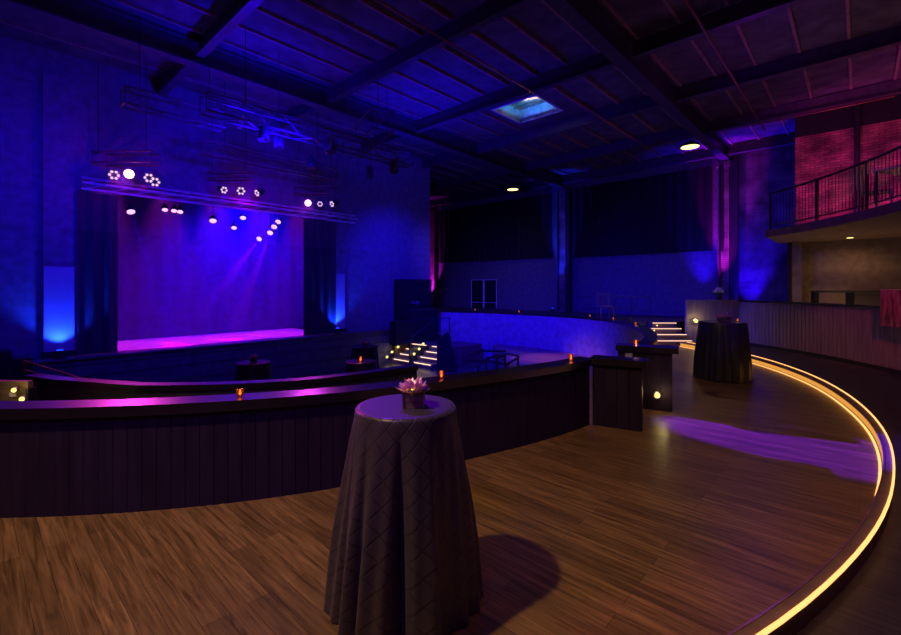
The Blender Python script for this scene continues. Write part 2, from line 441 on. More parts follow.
# balcony bay: brick upstairs, dark plaster downstairs, 16.3 out
BU = 16.3
eb = on_u(795, 287, BU); v_e = eb.x * VD.x + eb.y * VD.y
uwall('wall_brick', v_e - 12, v_e, 3.15, 6.05, 'brick', BU, .25)
uwall('wall_under_balcony', v_e - 12, v_e, 0, 3.0, 'beige', BU, .25)
uwall('wall_brick_header', v_e - 12, v_e, 6.055, 7.2, 'black', BU, .25)
vwall('wall_bay_return', BU + .26, DU, 0, 7.2, 'wall', v_e - .2, .2)
# stage wall v = 12.6 with the proscenium opening
SV = 12.6
def uof(x, v=SV): p = on_v(x, HY, v); return p.x * UD.x + p.y * UD.y
u_l, u_r, u_end = uof(80), uof(330), uof(430)
vwall('wall_stage_left', -3.5, u_l, -.0, 7.2, 'wallstage', SV)
vwall('wall_stage_right', u_r, u_end, -.0, 7.2, 'wallstage', SV)
vwall('wall_stage_top', u_l + .001, u_r - .001, 3.95, 7.2, 'wallstage', SV)
o = MB().wall([uv(u_end - .2, SV + .201), uv(u_end - .2, 19.5)], [uv(u_end, SV + .201), uv(u_end, 19.5)], 0, 7.2).build('wall_stage_side', 'wallstage'); struct(o)
# hall walls out of the picture, closing the room
uwall('wall_front', -9, 19, -.0, 7.2, 'wall', -4.0)
vwall('wall_right', -4, DU, 0, 7.2, 'wall', -8.8, .2)

# ------------------------------------------------------------------ ceiling
CZ = 6.75
su0, su1, sv0, sv1 = 10.1, 11.45, 6.25, 7.65
cb = MB()
def rect(u0, u1, v0, v1):
    cb.prism([uv(u0, v0), uv(u1, v0), uv(u1, v1), uv(u0, v1)], CZ, CZ + .1)
rect(-4, su0, -9, 19.5); rect(su1, DU + .2, -9, 19.5); rect(su0, su1, -9, sv0); rect(su0, su1, sv1, 19.5)
pur = [18.2, 15.2, 12.1, 9.2, 6.2, 3.2, .2]
bt = MB()
v = -5.3
while v < 15:
    for a, b in zip(pur, pur[1:]):
        if not (a > su0 > b and sv0 - .1 < v < sv1 + .1):
            bt.bar(uv(a - .1, v, CZ - .03), uv(b + .1, v, CZ - .03), .05, .06)
    v += .78
struct(cb.build('ceiling', 'ceil'))
struct(bt.build('trim_7', mat('pale_batten', (.34, .22, .18), .7)))
sk = empty('skylight', uv((su0 + su1) / 2, (sv0 + sv1) / 2, CZ), 'recessed skylight well with cyan-lit sides between the ceiling beams', 'skylight')
wl = MB(); z1 = 7.12
for (a, b, c, d) in ((su0 - .05, su1 + .05, sv0 - .05, sv0), (su0 - .05, su1 + .05, sv1, sv1 + .05), (su0 - .05, su0, sv0, sv1), (su1, su1 + .05, sv0, sv1)):
    wl.prism([uv(a, c), uv(b, c), uv(b, d), uv(a, d)], CZ - .02, z1)
wl.build('well', 'skysides', sk)
MB().prism([uv(su0, sv0), uv(su1, sv0), uv(su1, sv1), uv(su0, sv1)], z1, z1 + .04).build('lid', 'skytop', sk)
fr = MB()
for k in range(3):
    uu = su0 + .35 + .33 * k; fr.bar(uv(uu, sv0, z1 - .05), uv(uu, sv1, z1 - .05), .03, .03)
fr.build('lid_bars', 'chrome', sk)

def ibeam(name, a, b, w, h, zb, m, label, cat='beam', group=None):
    a = Vector(a); b = Vector(b)
    o = empty(name, (a + b) / 2 * 1, label, cat, 0, group); o.location.z = zb
    z = lambda p, q: Vector((p.x, p.y, q))
    MB().bar(z(a, zb + .02), z(b, zb + .02), w, .04).build('bottom_flange', m, o)
    MB().bar(z(a, zb + h / 2), z(b, zb + h / 2), .05, h - .08).build('web', m, o)
    MB().bar(z(a, zb + h - .02), z(b, zb + h - .02), w, .04).build('top_flange', m, o)
    return o
ibeam('roof_girder', uv(-4, 3.54), uv(18.4, 3.54), .26, .5, 6.24, 'steel', 'long dark girder reaching the purple-lit brick pillar on the right', group=None)
ibeam('roof_girder', uv(-4, 10.0), uv(18.4, 10.0), .26, .5, 6.24, 'steel', 'long dark girder crossing the upper left above the lighting trusses')
names = ['last roof purlin by the back wall', 'second roof purlin from the back wall', 'roof purlin just beyond the skylight',
         'roof purlin just in front of the skylight', 'roof purlin two bays in front of the skylight', 'roof purlin three bays in front of the skylight', 'nearest roof purlin, almost overhead']
for u, lb in zip(pur[:-1], names):
    for i, (a, b) in enumerate(((-8.5, 3.40), (3.68, 9.86), (10.14, 18.9))):
        if i == 0 and u == 18.2: a = v_e + .1
        if i == 2: b = min(b, 18.9)
        if u == 18.2 and i == 2: pass
        lab = 'dark ' + lb + (', right of the right girder', ', between the two girders', ', left of the left girder')[i]
        p = empty('roof_purlin', uv(u, (a + b) / 2, 6.38), lab, 'purlin')
        MB().bar(uv(u, a, 6.40), uv(u, b, 6.40), .16, .035).build('bottom_flange', 'steel', p)
        MB().bar(uv(u, a, 6.57), uv(u, b, 6.57), .05, .30).build('web', 'steel', p)
for (v, z, u0, u1, lb) in ((2.0, 6.2, 2.5, 15.5, 'thin rust-coloured conduit running under the right side of the ceiling'),
                           (5.6, 6.25, 3.0, 9.0, 'thin rust-coloured conduit left of the skylight, nearer the camera'),
                           (5.15, 6.3, 9.3, 16.4, 'thin rust-coloured conduit passing right of the skylight'),
                           ):
    tag(MB().tube([uv(u0, v, z), uv(u1, v, z)], .022, 8).build('ceiling_conduit', 'conduit', loc=uv((u0 + u1) / 2, v, z), smooth=True), lb, 'conduit')
tag(MB().tube([uv(14.6, -.6, 6.15), uv(14.6, 2.2, 6.15)], .015, 6).build('ceiling_conduit', 'conduit', loc=uv(14.6, .8, 6.15), smooth=True), 'short cross conduit near the balcony bay', 'conduit')

# ------------------------------------------------------------------ pillars on the back wall
def pilaster(x, v_w, label, m, zt=6.2, dep=.28):
    p = on_u(x, HY, DU); v0 = p.x * VD.x + p.y * VD.y
    o = empty('pilaster', uv(DU - dep / 2, v0), label, 'pillar', VANG)
    MB().wall([uv(DU - dep, v0 - v_w / 2), uv(DU - dep, v0 + v_w / 2)], [uv(DU - .002, v0 - v_w / 2), uv(DU - .002, v0 + v_w / 2)], 0, zt).build('shaft', m, o)
    MB().wall([uv(DU - dep - .04, v0 - v_w / 2 - .04), uv(DU - dep - .04, v0 + v_w / 2 + .04)], [uv(DU - .002, v0 - v_w / 2 - .04), uv(DU - .002, v0 + v_w / 2 + .04)], zt - .18, zt - .001).build('cap', m, o)
    return o, v0
p1, pv1 = pilaster(725, .36, 'brick pillar glowing purple beside the far right steps', 'brickpurple')
ps = MB()
MB().tube([uv(DU - .36, pv1 + .10, .6), uv(DU - .36, pv1 + .10, 6.1)], .035, 8).build('pipe', 'black', p1)
MB().tube([uv(DU - .36, pv1 + .02, 3.0), uv(DU - .36, pv1 + .02, 6.1)], .045, 8).build('pipe', 'black', p1)
MB().wall([uv(DU - .3, pv1 - .44), uv(DU - .3, pv1 - .22)], [uv(DU - .01, pv1 - .44), uv(DU - .01, pv1 - .22)], 0, 6.2).build('side_column', 'black', p1)
p2, pv2 = pilaster(564, .42, 'pillar lit blue in the middle of the back wall', 'brickpurple')
MB().tube([uv(DU - .34, pv2 + .12, .6), uv(DU - .34, pv2 + .12, 6.1)], .04, 8).build('pipe', 'black', p2)
MB().wall([uv(DU - .3, pv2 - .42), uv(DU - .3, pv2 - .23)], [uv(DU - .01, pv2 - .42), uv(DU - .01, pv2 - .23)], 0, 6.2).build('side_column', 'black', p2)
# pillar lit magenta at the left end of the back wall
p3 = empty('pilaster', uv(DU - .1, 0), 'narrow pillar lit magenta where the back wall meets the stage block', 'pillar')
pp = on_u(436, HY, DU); pv3 = pp.x * VD.x + pp.y * VD.y
p3.location = uv(DU - .1, pv3)
MB().wall([uv(DU - .25, pv3 - .1), uv(DU - .25, pv3 + .35)], [uv(DU - .002, pv3 - .1), uv(DU - .002, pv3 + .35)], 0, 6.2).build('shaft', 'brickpurple', p3)

# black drapes hung high on the back wall
def drape(name, v0, v1, z0, z1, label, u=DU - .12, amp=.05, wl=.35, m='drape', cat='drape'):
    o_ = uv(u, (v0 + v1) / 2, z0)
    n = int(abs(v1 - v0) / wl * 8); A = []; B = []
    for i in range(n + 1):
        v = v0 + (v1 - v0) * i / n; s_ = amp * math.sin(v / wl * 2 * PI) * (.7 + .3 * math.sin(v * 2.3))
        A.append(uv(u + s_, v)); B.append(uv(u + s_ + .012, v))
    return tag(MB().wall(A, B, z0, z1).build(name, m, loc=o_, smooth=False), label, cat)
def v_at(x, u=DU): p = on_u(x, HY, u); return p.x * VD.x + p.y * VD.y
drape('wall_drape', v_at(713), v_at(575), 3.05, 6.15, 'wide black drape hung high between the blue and purple pillars')
drape('wall_drape', v_at(553), v_at(440), 3.1, 6.1, 'wide black drape hung high above the double door')

# double door on the back wall
dv0, dv1 = v_at(497), v_at(472)
d_ = empty('door_1', uv(DU - .03, (dv0 + dv1) / 2, .6), None, None, VANG); d_['kind'] = 'structure'
M['doorline'] = mat('pale_door_frame', (.85, .85, .9), .5)
fm = MB(); zt, zb = 2.1, .6
for v in (dv0, dv1, (dv0 + dv1) / 2 - .03, (dv0 + dv1) / 2 + .03): fm.bar(uv(DU - .05, v, zb), uv(DU - .05, v, zt), .035, .035)
for z in (zt, .9): fm.bar(uv(DU - .05, dv0, z), uv(DU - .05, dv1, z), .035, .035)
fm.build('door_frame', 'doorline', d_)
MB().wall([uv(DU - .03, dv0), uv(DU - .03, dv1)], [uv(DU - .004, dv0), uv(DU - .004, dv1)], zb, zt).build('door_leaf', 'black', d_)

# ------------------------------------------------------------------ back platform and far steps
# platform z = .6 behind the pit and the steps
PZ = .6
stairs = empty('wide_steps', (6.6, 13.1, 0), 'wide flight of four steps with glowing edges rising beside the far cocktail table', 'stairs')
xl, xr = (645 - CX) / F, (712 - CX) / F
for k in range(4):
    d0 = 13.05 + .30 * k; z = .15 * (k + 1)
    xlk, xrk = 450.5, 0
    L_ = (648 + 1.5 * k - CX) / F * d0
    MB().box(((L_ + 7.08) / 2, d0 + .15, z / 2), (7.08 - L_, .30, z)).build('step', 'wood', stairs)
    MB().box(((L_ + 7.08) / 2, d0 - .012, z - .008), (7.08 - L_, .016, .013)).build('edge_light', 'led_dim', stairs)
PLAT = [(5.75, 14.26), (7.12, 14.26)] + [uv(u, v) for u, v in ((DU - .30, v_at(731, DU)), (DU - .30, v_at(434, DU) - .2))]
a80 = [pol(pr(t) + .14, t) for t in range(78, -10, -4)]
a80 = [p for p in a80 if p.y > 12.2]
plat = MB().prism([(p[0], p[1]) for p in ([(7.12, 14.26)] + PLAT[2:] + a80 + [(4.9, 12.6), (5.7, 13.6), (5.7, 14.26)])], .02, PZ)
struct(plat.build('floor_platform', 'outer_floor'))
# left cheek wall of the steps with four little lamps
struct(MB().wall([(4.55, 10.9), (5.55, 12.6), (5.78, 14.25)], [(4.45, 10.95), (5.45, 12.66), (5.68, 14.27)], 0, [.12, .12, .72]).build('wall_step_cheek', 'black'))

def step_light(loc, label, r=.035, power=.5, group=None, col=(1, .75, .3), off=(0, -.12, .03)):
    o = empty('step_light', loc, label, 'step light', 0, group)
    MB().lathe([(r * 1.25, -.01), (r * 1.25, .008), (r * .9, .008)], (0, 0, 0), 16).build('rim', 'chrome', o, world=False)
    b = MB().lathe([(.001, -r), (r * .7, -r * .7), (r, 0), (r * .7, r * .7), (.001, r)], (0, 0, 0), 12).build('lens', 'step_glow', o, world=False, smooth=True)
    for c_ in o.children: c_.rotation_euler.x = PI / 2
    L = light('POINT', Vector(loc) + Vector(off), col, power, size=.03, name='step_lamp')
    return o
for i, (x, y) in enumerate(((649, 343), (651.5, 336.8), (654, 330.5), (657, 325.5))):
    d0 = 12.85 + .3 * i; p = Vector(((x - CX) / F * d0, d0, EH + (HY - y) * d0 / F))
    step_light(p, ('lowest', 'second lowest', 'third lowest', 'topmost')[i] + ' small amber lamp up the left side of the wide far steps', .022, .4)
pE = Vector(((696 - CX) / F * 13.3, 13.3, EH + (HY - 321) * 13.3 / F))
step_light(pE, 'bright round lamp at the right end of the wide far steps', .055, 2.5)
pE = px(661, 396, .22)
step_light(Vector((2.86, 6.16, .22)) , 'bright amber lamp low on the right stub wall by the pit opening', .04, .8, off=(.03, -.12, .05))

# back railing on platform
rl = empty('platform_railing', (5, 16.5, PZ), 'thin black railing along the back platform behind the blue wall', 'railing')
ra, rb_ = Vector((580 - CX, 0)), None
A_ = Vector(((580 - CX) / F * 16.3, 16.3)); B_ = Vector(((650 - CX) / F * 15.6, 15.6))
def P3(p, z): return (p.x, p.y, z)
MB().tube([P3(A_, 1.38), P3(B_, 1.38)], .02).build('top_rail', 'steel', rl)
MB().tube([P3(A_, .95), P3(B_, .95)], .014).build('mid_rail', 'steel', rl)
for k in range(5):
    q = A_.lerp(B_, k / 4); MB().tube([P3(q, PZ), P3(q, 1.38)], .02).build('post', 'steel', rl)
# slatted wooden chair back by the railing
cq = Vector(((605 - CX) / F * 15, 15.0, PZ))
chr_ = empty('slatted_chair', cq, 'small brown slatted chair behind the blue wall', 'chair')
def chair(root, m, w=.42, h=.9, seat=.45):
    for sx in (-1, 1):
        for sy in (-1, 1):
            MB().box((sx * w / 2, sy * w / 2, seat / 2), (.035, .035, seat)).build('leg', m, root, world=False)
        MB().box((sx * w / 2, w / 2, (seat + h) / 2), (.035, .035, h - seat)).build('back_post', m, root, world=False)
    MB().box((0, 0, seat + .015), (w + .04, w + .04, .03)).build('seat', m, root, world=False)
    b = MB()
    for k in range(4): b.box(((k - 1.5) * w / 4.5, w / 2, (seat + h) / 2 + .02), (.03, .02, h - seat - .08))
    b.box((0, w / 2, h), (w + .04, .035, .04)); b.build('backrest', m, root, world=False)
chair(chr_, 'wood')

# ------------------------------------------------------------------ stage
SZ = .23
us0, us1 = .2, uof(396)
stg = empty('stage', uv(5, 13.5, -.9), 'wide raised stage with magenta-lit floor and dark front', 'stage')
MB().prism([uv(us0, SV - .45), uv(us1, SV - .45), uv(us1, SV - .001), uv(us0, SV - .001)], -.9, SZ - .04).build('front_panel', 'stageface', stg)
MB().prism([uv(us0, SV - .5), uv(us1, SV - .5), uv(us1, SV - .001), uv(us0, SV - .001)], SZ - .04, SZ).build('apron', 'stageface', stg)
MB().prism([uv(u_l + .01, SV), uv(u_r - .01, SV), uv(u_r - .01, 15.6), uv(u_l + .01, 15.6)], SZ - .1, SZ + .005).build('stage_floor', 'stagefloor', stg)
st2 = MB()
for z in (-.55, -.2, .05): st2.prism([uv(us0, SV - .46), uv(us1, SV - .46), uv(us1, SV - .451), uv(us0, SV - .451)], z, z + .02)
st2.build('trim_rails', 'black', stg)
# stage house walls
vwall('wall_stage_back', u_l - .6, u_r + .9, -.0, 5.2, 'black', 15.7, .1)
o_ = struct(MB().wall([uv(u_l - .5, 12.81), uv(u_l - .5, 15.69)], [uv(u_l - .6, 12.81), uv(u_l - .6, 15.69)], 0, 5.2).build('wall_stage_wing_left', 'black'))
o_ = struct(MB().wall([uv(u_r + .8, 12.81), uv(u_r + .8, 15.69)], [uv(u_r + .9, 12.81), uv(u_r + .9, 15.69)], 0, 5.2).build('wall_stage_wing_right', 'black'))
struct(MB().prism([uv(u_l - .6, 12.81), uv(u_r + .9, 12.81), uv(u_r + .9, 15.8), uv(u_l - .6, 15.8)], 5.21, 5.3).build('ceiling_stage', 'black'))
def curtain(name, u0, u1, v, z0, z1, label, wl=.28, amp=.055, m='curtain'):
    n = int(abs(u1 - u0) / wl * 8); A = []; B = []
    for i in range(n + 1):
        u = u0 + (u1 - u0) * i / n; s_ = amp * math.sin(u / wl * 2 * PI) * (.75 + .25 * math.sin(u * 3.1))
        A.append(uv(u, v + s_)); B.append(uv(u, v + s_ + .012))
    return tag(MB().wall(A, B, z0, z1).build(name, m, loc=uv((u0 + u1) / 2, v, z0)), label, 'curtain')
curtain('stage_curtain', uof(76), uof(118, 12.46), 12.46, SZ + .005, 3.80, 'black gathered curtain at the left side of the stage opening')
curtain('stage_curtain', uof(303, 12.46), uof(333), 12.46, SZ + .005, 3.80, 'black gathered curtain at the right side of the stage opening')
curtain('backdrop_curtain', u_l - .45, u_r + .75, 15.1, SZ + .006, 5.1, 'blue-lit backdrop curtain across the rear of the stage', .5, .03, 'backdrop')
# header rail above opening
hd = empty('header_truss', uv((uof(80) + uof(350)) / 2, SV - .2, 3.95), 'long header rail above the stage opening catching purple light', 'rail')
for k in range(3):
    MB().tube([uv(uof(80), SV - .17 - .13 * (k == 1), 3.86 + .12 * k), uv(uof(352), SV - .17 - .13 * (k == 1), 3.86 + .12 * k)], .03, 8).build('chord', 'header', hd)
n_ = 16
hb = MB()
for i in range(n_):
    a = uof(80) + (uof(352) - uof(80)) * i / n_; b = uof(80) + (uof(352) - uof(80)) * (i + 1) / n_
    hb.tube([uv(a, SV - .17, 3.86), uv(b, SV - .30, 3.98)], .01, 5); hb.tube([uv(a, SV - .30, 3.98), uv(b, SV - .17, 4.1)], .01, 5)
hb.build('lacing', 'header', hd)

# pilasters flanking the stage with blue uplights
for (xa, xb, lb, zz) in ((43, 75, 'flat column lit blue left of the stage', 3.0), (333, 345, 'flat column lit blue right of the stage', 3.0)):
    ua, ub = uof(xa, SV - .1), uof(xb, SV - .1)
    c = empty('stage_column', uv((ua + ub) / 2, SV - .05, SZ), lb, 'column')
    MB().wall([uv(ua, SV - .1), uv(ub, SV - .1)], [uv(ua, SV - .001), uv(ub, SV - .001)], SZ, 6.2).build('shaft', 'wallstage', c)
    MB().wall([uv(ua + .01, SV - .115), uv(ub - .01, SV - .115)], [uv(ua + .01, SV - .1005), uv(ub - .01, SV - .1005)], SZ + .13, 2.15).build('light_panel', 'panelblue', c)
    MB().wall([uv(ua - .03, SV - .13), uv(ub + .03, SV - .13)], [uv(ua - .03, SV - .001), uv(ub + .03, SV - .001)], SZ + .001, SZ + .12).build('plinth', 'black', c)

def uplight(loc, tgt, label, col, power, angle=70, lens=None, blend=.6, r=.07):
    loc = Vector(loc)
    o = empty('uplight', loc, label, 'uplight')
    MB().box((0, 0, .015), (.2, .16, .03)).build('base', 'black', o, world=False)
    MB().lathe([(r, .03), (r * 1.1, .16), (r * 1.1, .17), (r * .9, .17)], (0, 0, 0), 16).build('can', 'black', o, world=False)
    MB().lathe([(r * .85, .172), (r * .85, .18)], (0, 0, 0), 16).build('lens', lens or emit('uplight_lens', col, 4), o, world=False)
    light('SPOT', loc + Vector((0, 0, .2)), col, power, target=tgt, angle=angle, blend=blend, size=.04, name='uplight_lamp')
    return o

# ------------------------------------------------------------------ speakers and boxes by the stage
def speaker(name, u0, u1, v0, v1, z0, z1, label, cat='speaker', grille=True):
    c = uv((u0 + u1) / 2, (v0 + v1) / 2, z0); o = empty(name, c, label, cat, VANG)
    MB().prism([uv(u0, v0), uv(u1, v0), uv(u1, v1), uv(u0, v1)], z0, z1).build('cabinet', 'black', o)
    MB().prism([uv(u0 + .03, v0 - .012), uv(u1 - .03, v0 - .012), uv(u1 - .03, v0 - .001), uv(u0 + .03, v0 - .001)], z0 + .04, z1 - .04).build('grille', 'drape', o)
    MB().prism([uv(u0, v0 - .002), uv(u1, v0 - .002), uv(u1, v0 + .02), uv(u0, v0 + .02)], z1 - .001, z1 + .012).build('edge_trim', 'steel', o)
    return o
q = uof(415, 11.8)
speaker('bass_cabinet', uof(391, 12.0), uof(432, 12.0), 11.72, 12.08, -.298, SZ + .30, 'low black speaker cabinet at the right end of the stage, bottom of its stack')
speaker('bass_cabinet', uof(404, 12.0), uof(432, 12.0), 11.72, 12.08, SZ + .315, SZ + .68, 'black speaker cabinet topping the stack at the right end of the stage')
speaker('line_speaker', uof(397, 12.4), uof(428, 12.4), 12.2, 12.55, SZ + .0, 2.0, 'tall black cabinet behind the stepped speaker stack')
speaker('bass_cabinet', uof(-22, 11.3), uof(12, 11.3), 11.3, 11.9, -.9, .55, 'tall black cabinet at the far left edge beside the stage')
speaker('bass_cabinet', uof(12.5, 11.3), uof(33, 11.3), 11.3, 11.9, -.9, .40, 'lower black cabinet beside the left end of the stage')

# ------------------------------------------------------------------ pit stairs to the stage side
ps_ = empty('pit_stairs', uv(10.5, 11, -.9), 'double flight of lit steps rising from the pit beside the stage', 'stairs')
for k in range(4):
    u0 = 10.0 + .28 * k; z0 = -.9; z1 = -.9 + .15 * (k + 1)
    for (v0, v1) in ((10.0, 10.97), (11.03, 12.0)):
        MB().prism([uv(u0, v0), uv(11.3, v0), uv(11.3, v1), uv(u0, v1)], z1 - .15 + .0005, z1).build('step', 'wood', ps_)
        MB().prism([uv(u0 - .012, v0 + .05), uv(u0 - .001, v0 + .05), uv(u0 - .001, v1 - .15), uv(u0 - .012, v1 - .15)], z1 - .03, z1 - .008).build('edge_light', 'led_dim', ps_)
MB().prism([uv(11.301, 9.9), uv(12.4, 9.9), uv(12.4, 12.1), uv(11.301, 12.1)], -.88, -.301).build('landing', 'wood', ps_)
MB().prism([uv(9.95, 10.975), uv(11.3, 10.975), uv(11.3, 11.025), uv(9.95, 11.025)], -.9, -.3).build('divider', 'black', ps_)
MB().tube([uv(9.95, 11, -.9), uv(9.95, 11, .0), uv(11.2, 11, .6), uv(11.9, 11, .6), uv(11.9, 11, -.3)], .022).build('handrail', 'black', ps_, smooth=True)
MB().prism([uv(10.2, 12.001), uv(12.3, 12.001), uv(12.3, 12.08), uv(10.2, 12.08)], -.9, -.30).build('side_panel', 'wood', ps_)
for j, (v, pts) in enumerate(((11.97, ((387, 357), (392, 352), (398, 347), (403, 342))), (10.94, ((414, 354), (419, 349), (423, 344))))):
    for i, (x, y) in enumerate(pts):
        p = on_v(x, y, v)
        step_light(p, ('lowest', 'second lowest', 'third lowest', 'topmost')[i] + ' amber step lamp on the ' + ('left' if j == 0 else 'right') + ' flight of the pit stairs', .04, .3, off=(.03, -.08, .02))

# black wedge-topped object by the stairs
sp0 = px(447, 366, -.83)
o = empty('draped_speaker', (-.12, 14.0, -.9), 'black peaked floor speaker standing right of the pit stairs', 'speaker')
b = MB(); zt = .30
poly = [(-.30, -.9), (-.30, .06), (.02, zt), (.12, .18), (.30, -.9)]
n = len(poly); vs = [(-.12 + x, 13.75, z) for x, z in poly] + [(-.12 + x * .9, 14.2, z) for x, z in poly]
b.add(vs, [tuple(range(n))[::-1], tuple(range(n, 2 * n))] + [(i, (i + 1) % n, n + (i + 1) % n, n + i) for i in range(n)])
b.build('cover', 'drape', o)
MB().box((-.12, 13.74, -.86), (.62, .03, .06)).build('foot', 'black', o)

# ramp rails on tier edge
rr = empty('ramp_railing', (1.0, 12.5, -.9), 'low black looped handrails around the ramp down to the pit floor', 'railing')
def rp(x, y, z): return px(x, y, z)
MB().tube([rp(455, 365, -.6), rp(478, 366, -.55), rp(497, 353.5, .0), rp(507, 353.5, .0), rp(518, 356, .0), rp(516, 359, -.1)], .028).build('handrail', 'steel', rr, smooth=True)
MB().tube([rp(470, 355, .0), rp(480, 350.5, .05), rp(506, 351, .05), rp(505, 356, -.05), rp(486, 358, -.1)], .03).build('handrail', 'black', rr, smooth=True)
MB().tube([rp(462, 360, -.35), rp(490, 361, -.3), rp(506, 365, -.3), rp(519, 357, .0)], .03).build('handrail', 'black', rr, smooth=True)
for (x, y, z) in ((478, 366, -.55), (497, 353.5, .0), (505, 355, -.03), (518, 356, 0), (486, 358, -.1)):
    t_ = rp(x, y, z); base = -.9 if t_.x < 1.5 else -.3
    MB().tube([t_, (t_.x, t_.y, base)], .028).build('post', 'black', rr)
# stair handrail at left descending into the pit
hr = empty('stair_railing', (-5.4, 6.0, -.9), 'thin handrails descending into the pit at the far left', 'railing')
for dz, k in ((0, 0), (-.12, 1)):
    a = px(24, 361, .72); b_ = px(82, 379, .55)
    MB().tube([(a.x, a.y, a.z + dz), (b_.x, b_.y, b_.z + dz)], .014).build('rail', 'truss', hr)
for t in (0, 1):
    p = px(24, 361, .72).lerp(px(82, 379, .55), t); MB().tube([p, (p.x, p.y, -.9)], .014).build('post', 'truss', hr)

# left panel with two lamps
lp = empty('stair_side_panel', (-4.75, 4.75, -.3), 'brown side panel with pale tread at the far left behind the ledge', 'panel')
MB().box((-4.95, 4.85, .2), (.75, .06, 1.0)).build('panel', 'wood', lp)
MB().box((-4.58, 4.86, .16), (.03, .1, .92)).build('edge_post', 'black', lp)
MB().box((-4.62, 4.60, -.02), (.45, .40, .03)).build('tread', 'white', lp)
MB().box((-4.62, 4.62, -.17), (.4, .36, .26)).build('riser', 'wood', lp)
MB().box((-4.72, 4.80, .56), (.07, .012, .045)).build('switch_plate', 'white', lp)
for (x, y, lb) in ((14.5, 390, 'upper amber lamp on the brown panel at the far left'), (22.5, 399, 'lower amber lamp at the far left above the ledge')):
    d = 4.74 if y == 390 else 4.6
    step_light(((x - CX) / F * d, d, EH + (HY - y) * d / F), lb, .028, .6, off=(.02, -.08, .02))

# ------------------------------------------------------------------ tables with cloths
def cloth_table(name, c, rt, rb, h, label, m, folds=9, seed=1, amp=.06, topm=None, n=216, phase=0):
    random.seed(seed)
    o = empty(name, c, label, 'table')
    amps = [(k, random.uniform(.55, 1) * amp * (1.0 if k > 6 else .45), random.uniform(0, 2 * PI)) for k in (4, folds, folds + 3, folds * 2 - 1)]
    amps[3] = (amps[3][0], amps[3][1] * .35, amps[3][2])
    prof = [(rt - .02, h), (rt - .004, h - .003), (rt + .004, h - .016), (rt + .006, h - .05)]
    rows = 26; vs = []; uvs = []
    for i in range(rows + 4):
        for k in range(n):
            th = 2 * PI * k / n + phase
            if i < 4: r, z = prof[i]; ext = 0
            else:
                t = (i - 3) / rows; z = (h - .05) * (1 - t); base = rt + .006 + (rb - rt) * (t ** .92)
                tw = th + .22 * math.sin(2 * th + amps[0][2]) + .10 * math.sin(5 * th + amps[1][2])
                lobe = abs(math.sin(folds / 2 * tw + .25 * (1 - t) * math.sin(3 * th))) ** .75
                w_ = amp * (lobe - .45) * (.75 + .35 * math.sin(th * 3 + amps[2][2])) + amp * .10 * math.sin(folds * 2.3 * th + 2 * t)
                r = base + w_ * min(1, t * 1.5 + .06)
                z = max(.004, z + (.015 * math.sin(3 * th + seed) + .02 if t > .97 else 0))
                if t == 1: z = .004 + .010 * (1 + math.sin(5 * th))
            vs.append((r * math.cos(th), r * math.sin(th), z)); uvs.append((th * (rt + rb) / 2, z + (0 if i > 3 else .0)))
    fs = []
    for i in range(rows + 3):
        for k in range(n): a = i * n + k; b = i * n + (k + 1) % n; fs.append((a, b, b + n, a + n))
    me = MB(); me.add(vs, fs)
    ob = me.build('tablecloth', m, o, world=False, smooth=True)
    L = ob.data.uv_layers.new(name='UVMap')
    for poly in ob.data.polygons:
        for li, vi in zip(poly.loop_indices, poly.vertices):
            u_, v_ = uvs[vi]
            if vi % n == 0 and any(q % n == n - 1 for q in poly.vertices): u_ += 2 * PI * (rt + rb) / 2
            L.data[li].uv = (u_, v_)
    # cloth stretched over the round top
    MB().lathe([(.001, h - .002), (rt - .02, h)], (0, 0, 0), 64, cap=False).build('cloth_top', topm or m, o, world=False, smooth=True)
    MB().lathe([(.03, .03), (.03, h - .04)], (0, 0, 0), 12).build('pole', 'black', o, world=False)
    MB().lathe([(rt * .7, .0), (rt * .7, .015), (.04, .03)], (0, 0, 0), 24).build('base', 'black', o, world=False)
    return o
NT = Vector((-.245, 2.45, 0))
cloth_table('cocktail_table', NT, .272, .375, 1.07, 'tall cocktail table in dark pintucked satin in the foreground', 'cloth', 9, 5, .125, M['cloth_top'], 288)
FT = px(722.5, 321.5, 1.07); FT.z = 0
cloth_table('cocktail_table', FT, .39, .45, 1.07, 'wide cocktail table in black satin by the far right steps', 'satin', 11, 3, .07)
T1 = px(253.5, 362, .17); T1.z = -.9
cloth_table('cocktail_table', T1, .33, .40, 1.07, 'black-draped cocktail table alone on the sunken floor, left of the others', 'satin', 9, 4, .03)
T2 = px(365, 346, .17); T2.z = -.9
cloth_table('cocktail_table', T2, .34, .42, 1.07, 'black-draped cocktail table near the pit stairs with a flower on top, farther of the pair', 'satin', 9, 6, .03)
T3 = px(361, 361, .12); T3.z = -.9
cloth_table('cocktail_table', T3, .33, .40, 1.02, 'black-draped cocktail table with a candle on top, nearer of the pair', 'satin', 9, 8, .03)

